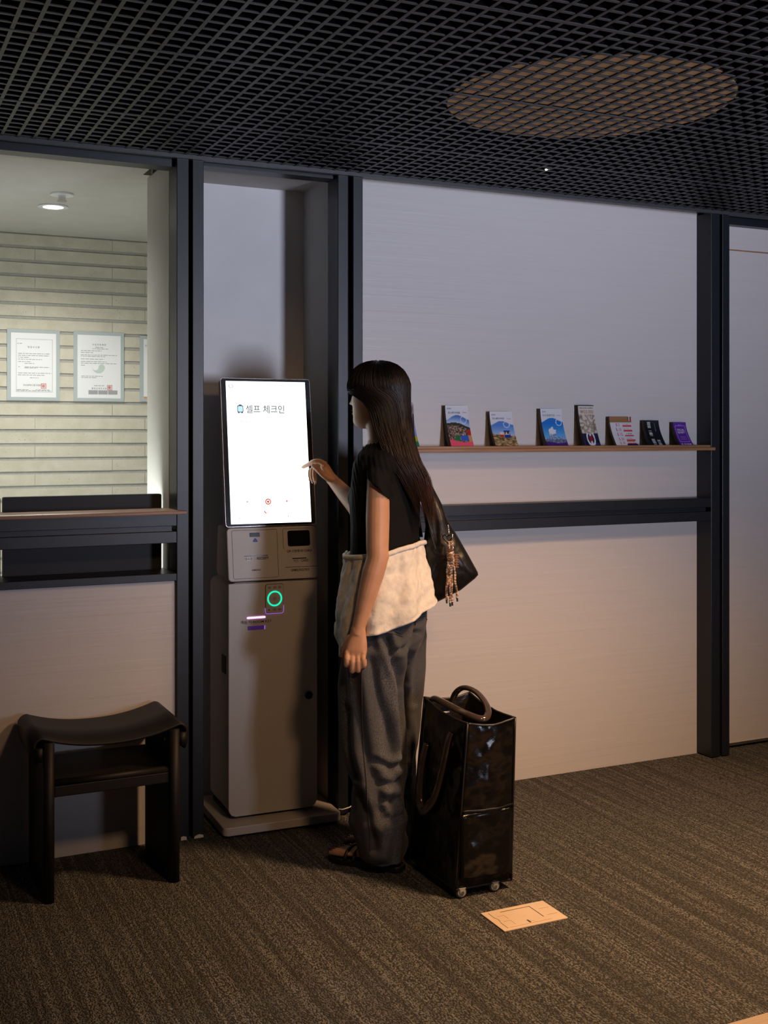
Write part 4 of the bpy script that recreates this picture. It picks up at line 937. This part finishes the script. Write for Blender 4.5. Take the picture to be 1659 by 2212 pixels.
def jeans_fold(co, n):
    x, y, z = co
    a = math.atan2(y + .08, x + 0.02)
    q1 = noise.noise((a * 2.1 + z * 1.6, z * 1.5, 3.0)); q2 = noise.noise((x * 13 + z * 5.0, y * 13, z * 2.6)); q3 = noise.noise((x * 9, y * 9, z * 17))
    k_hem = clamp((0.42 - z) / 0.32); k_hip = clamp((z - 0.62) / 0.2)
    d = 0.013 * q1 * (1 - .7 * k_hip) + 0.015 * q2 * (1 - .6 * k_hip) + 0.013 * q3 * k_hem
    face = clamp(-n.y * 1.6)
    if face > 0:
        for p, A, w in CREASES:
            r, sg = seg_d(x, z, p)
            if r < w * 4:
                d -= A * face * math.exp(-(r / w) ** 2)
                d += .45 * A * face * math.exp(-((r - 2.0 * w) / (w * 1.1)) ** 2)
    d = max(d, -0.026)
    if z > .84: d *= clamp((.93 - z) / .09) * .7
    if z < 0.05: d *= clamp(z / 0.05)
    r = co + n * d
    if r.z < 0.014: r.z = 0.014
    return r
jeans = remesh('jeans', J, denim, wo, 0.0065, 4, jeans_fold)
# back pockets, side seam, hem stitch laid on the denim
def stick(pts, name, m, r, parent, lift=0.002, flat=1.0):
    """run a thin tube over the outer surface of the jeans, seen from outside"""
    deps = bpy.context.evaluated_depsgraph_get(); out = []
    for px, py in pts:
        o_ = at(px, py, -0.6); dr = Vector(((px - HX) / FOC, 1.0, -(py - HY) / FOC)).normalized()
        hit, loc, nn, i_ = jeans.ray_cast(o_, dr)
        if hit: out.append(loc + nn * lift)
    if len(out) > 1: return obj(name, MB().tube(out, r, 6, flat=flat), m, parent, smooth=True)
bpy.context.view_layer.update()
def along(p, n=6):
    out = []
    for i in range(len(p) - 1):
        for k in range(n): out.append((p[i][0] + (p[i + 1][0] - p[i][0]) * k / n, p[i][1] + (p[i + 1][1] - p[i][1]) * k / n))
    return out + [p[-1]]
stick(along([(834, 1338), (836, 1365), (870, 1374), (897, 1352), (902, 1305)]), 'pocket_stitch', thread, .0011, jeans)
stick(along([(838, 1338), (839, 1361), (869, 1370), (894, 1350), (898, 1305)]), 'pocket_stitch', thread, .0008, jeans)
stick(along([(917, 1296), (919, 1335), (925, 1342)]), 'pocket_stitch', thread, .0009, jeans)
stick(along([(783, 1395), (782, 1450), (783, 1530), (785, 1620), (792, 1700), (798, 1780), (800, 1838)], 8), 'side_seam', thread, .0010, jeans)

# --- sleeveless black top
K = MB()
K.loft([ering(at(x, y, v), L, F, a, b) for x, y, v, a, b in ((829, 955, -.015, .056, .055), (833, 967, -.02, .094, .066), (836, 982, -.02, .140, .076), (836, 1002, -.012, .160, .089), (834, 1040, 0, .157, .100), (831, 1085, .0, .150, .108), (832, 1130, 0, .143, .104), (831, 1165, 0, .142, .102), (830, 1200, 0, .142, .102))])
for s in (1, -1):
    K.ball(at(787 if s > 0 else 812, 1075, -.03 if s > 0 else .075), .055, .06, .055, L, F, UP)
# cap sleeves
K.ball(at(822, 1006, -.122), .053, .056, .049)
K.loft([ering(c, ax, ay, a, b, 20) for c, ax, ay, a, b in (
    (at(822, 1008, -.122), Vector((1, 0, -.3)).normalized(), Vector((0, 1, 0)), .046, .050),
    (at(818, 1028, -.142), Vector((1, 0, -.7)).normalized(), Vector((0, 1, 0)), .048, .050),
    (at(817.5, 1050, -.150), Vector((1, 0, -1.0)).normalized(), Vector((0, 1, 0)), .054, .050),
    (at(817.5, 1057, -.152), Vector((1, 0, -1.0)).normalized(), Vector((0, 1, 0)), .055, .050))])
K.loft([ering(c, Vector((1, 0, 0)), Vector((0, 1, 0)), a, a, 20) for c, a in ((at(860, 990, .12), .052), (at(858, 1010, .14), .055), (at(852, 1045, .145), .055))])
def knit(co, n):
    q = noise.noise((co.x * 14, co.y * 14, co.z * 5)); q2 = math.sin((co.x * 0.9 - co.y * 0.3 + 0.25 * co.z) * 420 + 6 * q)
    k = clamp((co.z - 1.12) / .1)
    return co + n * (0.005 * q + 0.0012 * q2 * k)
top = remesh('top', K, blackfab, wo, 0.0048, 3, knit)

# --- cream shirt tied round the hips
def lerp_tab(tab, x):
    for i in range(len(tab) - 1):
        if x <= tab[i + 1][0]:
            t = (x - tab[i][0]) / (tab[i + 1][0] - tab[i][0]); return tab[i][1] + (tab[i + 1][1] - tab[i][1]) * t
    return tab[-1][1]
topy = [(10, 1196), (60, 1196), (120, 1189), (160, 1176), (200, 1172), (250, 1180), (330, 1190)]
boty = [(10, 1325), (35, 1345), (55, 1392), (75, 1378), (95, 1356), (125, 1347), (150, 1330), (175, 1312), (196, 1296), (208, 1286), (216, 1283), (240, 1300), (330, 1310)]
def shirt_pt(u, v):
    al = 12 + 300 * u; a = math.radians(al)
    y0, y1 = lerp_tab(topy, al), lerp_tab(boty, al); y = y0 + (y1 - y0) * v
    w = (y - 1180) / 160
    ra = 0.154 + 0.036 * clamp(w * 1.2) + 0.004 * w; rb = 0.114 + 0.032 * clamp(w * 1.2) + 0.018 * clamp(math.cos(a - math.radians(205))) * clamp(w * 1.3)
    c = at(832 + 2 * w, y, 0)
    fold = 0.0075 * math.sin(al * 0.16 + v * 2.2 + 1.2 * noise.noise((al * .02, v * 2, 1))) * (0.4 + v) + 0.008 * noise.noise((al * 0.045, v * 3.0 + al * .01, 5)) + 0.005 * noise.noise((al * .12, v * 9 + al * .03, 2))
    if v > 0.97: fold += 0.002
    p = c + F * (math.cos(a) * (rb + fold)) + L * (math.sin(a) * (ra + fold)); return p
shirt = obj('tied_shirt', MB().surf(shirt_pt, 150, 46), linen, wo, smooth=True, solid=0.004)
band = MB().tube([shirt_pt(k / 60, .02) + UP * 0.004 + (shirt_pt(k / 60, .02) - at(832, 1195, 0)).normalized() * .004 for k in range(61)], 0.008, 10, flat=0.8)
obj('shirt_roll', band, linen, shirt, smooth=True)
kn = MB()
kc_ = at(768, 1203, -.045)
kn.ball(kc_, .030, .028, .024); kn.ball(kc_ + Vector((-.022, -.005, -.012)), .022, .02, .026); kn.ball(kc_ + Vector((.025, -.02, -.002)), .026, .02, .018)
remesh('shirt_knot', kn, linen, shirt, .005, 2, lambda co, n: co + n * .005 * noise.noise((co.x * 40, co.y * 40, co.z * 30)))
def sleeve_pt(u, v):
    y = 1205 + (1418 - 1205) * v; a = 2 * math.pi * u
    cx = lerp_tab([(0, 768), (.2, 763), (.5, 759), (1, 756)], v); hw = lerp_tab([(0, 15), (.2, 19), (.6, 20), (1, 20)], v)
    c = at(cx, y, -.045 - .035 * v); r = hw * D0 / FOC
    f = 1 + .16 * math.sin(a * 3 + v * 5) + .10 * noise.noise((u * 6, v * 5, 3))
    return c + Vector((math.cos(a) * r * f, math.sin(a) * r * 1.15 * f, 0))
sleeve = obj('hanging_sleeve', MB().surf(sleeve_pt, 30, 30), linen, shirt, smooth=True, solid=0.003)
obj('button', MB().ball(at(738, 1412, -.09), .006, .004, .006), whiteink, shirt, smooth=True)

# --- hair
rings_h = [(780.5, 812, 822, -.005, .006, 2), (783, 794, 840, -.005, .030, 2), (789, 778, 856, -.005, .052, 2), (800, 764, 870, -.006, .070, 2), (815, 756, 880, -.008, .080, 2), (830, 752.5, 885, -.008, .084, 3), (842, 752, 885, -.008, .085, 8), (850, 754, 885, -.008, .085, 45),
           (862, 756, 884.5, -.010, .085, 78), (878, 758, 885, -.012, .086, 92), (895, 762, 885.5, -.014, .086, 97), (912, 766, 886, -.018, .085, 98), (930, 774, 887.5, -.026, .085, 98), (950, 784, 890.5, -.036, .084, 98), (972, 797, 894.5, -.046, .085, 95), (1000, 820, 901.5, -.055, .080, 85),
           (1030, 850, 917, -.055, .070, 80), (1060, 870, 925, -.05, .058, 80), (1095, 890, 934, -.045, .042, 80), (1120, 904, 937, -.04, .030, 80), (1138, 916, 939, -.04, .018, 80)]
def hair_pt(t, q, lift=0.0):
    """t along the fall from crown (0) to tips (1), q across from one face edge (0) round the back to the other (1)"""
    s = t * (len(rings_h) - 1); i = min(int(s), len(rings_h) - 2); f = s - i
    a, b = rings_h[i], rings_h[i + 1]; y, xl, xr, v, hd, de = (a[j] + (b[j] - a[j]) * f for j in range(6))
    psi = math.radians(150 + de + (360 - 2 * de) * (1 - q))
    p0, p1 = at(xl, y, v), at(xr, y, v); c = (p0 + p1) / 2; hw = (p1.x - p0.x) / 2
    d = Vector((math.cos(psi) * (hw + lift), math.sin(psi) * (hd + lift), 0))
    p = c + d
    if lift and s < 6: p += Vector((0, 0, lift * (1 - s / 6)))
    return p
hs_ = MB().surf(lambda u, v: hair_pt(v * 0.84, u, 0.0015 * noise.noise((u * 40, v * 3, 0)) - .002), 90, 60)
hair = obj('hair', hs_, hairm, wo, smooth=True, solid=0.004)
rs = random.Random(11)
H = MB()
def strand(q0, t0, t1, lift, r, wob, n=18, dq=0.0):
    pts = []; ph = rs.uniform(0, 6.28); ph2 = rs.uniform(0, 6.28)
    for k in range(n + 1):
        s = k / n; t = t0 + (t1 - t0) * s
        low = clamp((t - .55) / .45)
        qq = clamp(q0 + dq * s * s + wob * low * math.sin(6 * t + ph), 0.0, 1.0)
        p = hair_pt(t, qq, lift + 0.006 * low * math.sin(14 * t + ph2)) + Vector((0.007 * low * math.sin(17 * t + 2.2 * q0), 0, 0))
        if s * (t1) > .9: p += Vector((rs.uniform(-.001, .001), 0, 0))
        pts.append(p)
    rad = [r * (0.55 + 0.45 * math.sin(min(1, 3 * k / n) * 1.57)) * (1.0 if k < n - 5 else (n - k) / 5 + .04) for k in range(n + 1)]
    H.tube(pts, rad, 4, flat=0.6)
for i in range(1150):
    q = rs.random(); strand(q, rs.uniform(.0, .12), min(1.0, rs.triangular(.66, 1.0, .92)), rs.uniform(-.001, .0035), rs.uniform(.0011, .0020), rs.uniform(-.06, .06))
for i in range(190):                                 # fringe, falls short over the brow
    q = rs.uniform(0, .11) if i % 2 else rs.uniform(.89, 1); strand(q, rs.uniform(.02, .1), rs.uniform(.29, .345), rs.uniform(0, .004), rs.uniform(.0010, .0017), 0, 8)
for i in range(80):                                  # loose ends
    q = rs.choice((rs.uniform(0, .2), rs.uniform(.25, .75))); strand(q, rs.uniform(.4, .6), rs.uniform(.93, 1.0), rs.uniform(.004, .013), .0008, .05)
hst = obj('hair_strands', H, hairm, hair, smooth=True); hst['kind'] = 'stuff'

# --- shoulder bag hanging behind her
sbag = thing('shoulder_bag', 'slouchy black nylon shoulder bag hanging at the woman\'s back', 'bag', (D0 * ST, D0 * CT, 0), -TH)
def pillow(poly, vc, thick, cx, cy, name, m, parent, steps=9, sag=0.0):
    P_ = MB(); n = len(poly); rings = []
    sc_ = [math.sin(math.pi / 2 * (k / steps)) for k in range(1, steps + 1)]
    fr = []
    for sgn in (-1, 1):
        seq = []
        for s in sc_:
            d = sgn * thick * math.sqrt(max(0, 1 - s * s)); ring = []
            for px, py in poly:
                p = at(cx + (px - cx) * s, cy + (py - cy) * s, vc(py) ); w = 0.006 * noise.noise((px * .03 + s, py * .02, 4 + sgn)) * (1 - s * s)
                ring.append(p + Vector((0, d + w, 0)))
            seq.append(ring)
        rings.append(seq)
    allr = rings[0] + rings[1][::-1]
    P_.loft(allr); return obj(name, P_, m, parent, smooth=True)
def dens(p, k=3):
    out = []
    for i in range(len(p)):
        a, b = p[i], p[(i + 1) % len(p)]
        for j in range(k): out.append((a[0] + (b[0] - a[0]) * j / k, a[1] + (b[1] - a[1]) * j / k))
    return out
bagpoly = dens([(899, 1030), (908, 1022), (919, 1027), (938, 1057), (954, 1088), (967, 1123), (981, 1146), (993, 1166), (1014, 1203), (1032, 1236), (1033, 1242), (1026, 1250), (995, 1275), (960, 1293), (929, 1308), (915, 1306), (908, 1280), (912, 1240), (914, 1188), (916, 1164), (919, 1136), (914, 1100), (905, 1060)])
vb = lambda py: lerp_tab([(1000, .06), (1100, .045), (1200, .04), (1320, .05)], py)
bg_ = pillow(bagpoly, vb, .055, 945, 1200, 'bag_body', nylon, sbag)
pillow(dens([(884, 1120), (906, 1158), (914, 1186), (918, 1225), (916, 1290), (900, 1296), (885, 1230)]), lambda py: .10, .03, 901, 1215, 'front_strap', nylon, sbag)
st_path = [at(x, y, v) for x, y, v in ((915, 1060, .055), (903, 1020, .07), (888, 992, .09), (872, 982, .12), (862, 985, .16), (868, 1010, .185), (885, 1060, .175), (897, 1110, .15), (905, 1160, .12))]
obj('shoulder_strap', MB().tube(smooth_path(st_path, 4), .016, 10, flat=.35), nylon, sbag, smooth=True)
obj('edge_seam', MB().tube([at(x, y, .03) + Vector((0, -.035, 0)) for x, y in ((938, 1060), (950, 1100), (962, 1140), (985, 1190), (1012, 1236))], .0012, 6), matteblack, sbag, smooth=True)
# charm: beaded chain, heart clip, twisted cords and a leather comb tag
ch = thing('bag_charm', 'braided brown and white cord charm with leather tag clipped on the shoulder bag', 'charm', (D0 * ST, D0 * CT, 0), -TH)
cv = -.035
cb = MB()
for k in range(7): cb.ball(at(968 + .3 * k, 1135 + 3.0 * k, cv), .0028, .0028, .0028, n=8, m=6)
obj('bead_chain', cb, chrome, ch, smooth=True)
hrt = []
for k in range(29):
    a = 2 * math.pi * k / 28; hrt.append(at(966.5 + 10 * (math.sin(a) ** 3) * 1.0, 1163 - 10 * (0.8125 * math.cos(a) - .3125 * math.cos(2 * a) - .125 * math.cos(3 * a) - .0625 * math.cos(4 * a)), cv - .004))
obj('heart_clip', MB().tube(hrt, .0018, 8), kblack, ch, smooth=True)
obj('clip_bar', MB().tube([at(977, 1152, cv - .006), at(978, 1166, cv - .006)], .0024, 8), chrome, ch, smooth=True)
for x0, x1, y1 in ((969, 964, 1296), (971, 973, 1303), (975, 976, 1301), (977, 988, 1292)):
    p = []
    for k in range(40):
        t = k / 39; p.append(at(x0 + (x1 - x0) * t ** 1.5 + .8 * math.sin(k * .5 + x0), 1170 + (y1 - 1170) * t, cv - .006 - .006 * math.sin(k * .5)))
    c_ = obj('cord', MB().tube(p, .0042, 8), rope, ch, smooth=True)
    obj('cord_tip', MB().tube([p[-1], p[-1] + Vector((.0008, 0, -.011))], .003, 8), matteblack, c_)
obj('cord_wrap', MB().tube([at(974, 1192, cv - .01), at(974, 1216, cv - .01)], .0085, 10), rope, ch, smooth=True)
tg = MB(); tg.prism([(984, 1196), (988, 1196), (988, 1226), (984, 1226)], lambda a, b, t: at(a, b, cv - .008 + t), 0, .003)
for k in range(6): y = 1197 + 5.4 * k; tg.prism([(982, y), (991, y), (991, y + 2.6), (982, y + 2.6)], lambda a, b, t: at(a, b, cv - .0085 + t), 0, .004)
remesh('leather_tag', tg, leather, ch, .0009, 0)
obj('metal_bead', MB().tube([at(978, 1180, cv - .012), at(979, 1188, cv - .012)], .003, 8), chrome, ch, smooth=True)

bpy.data.scenes.remove(TMP)
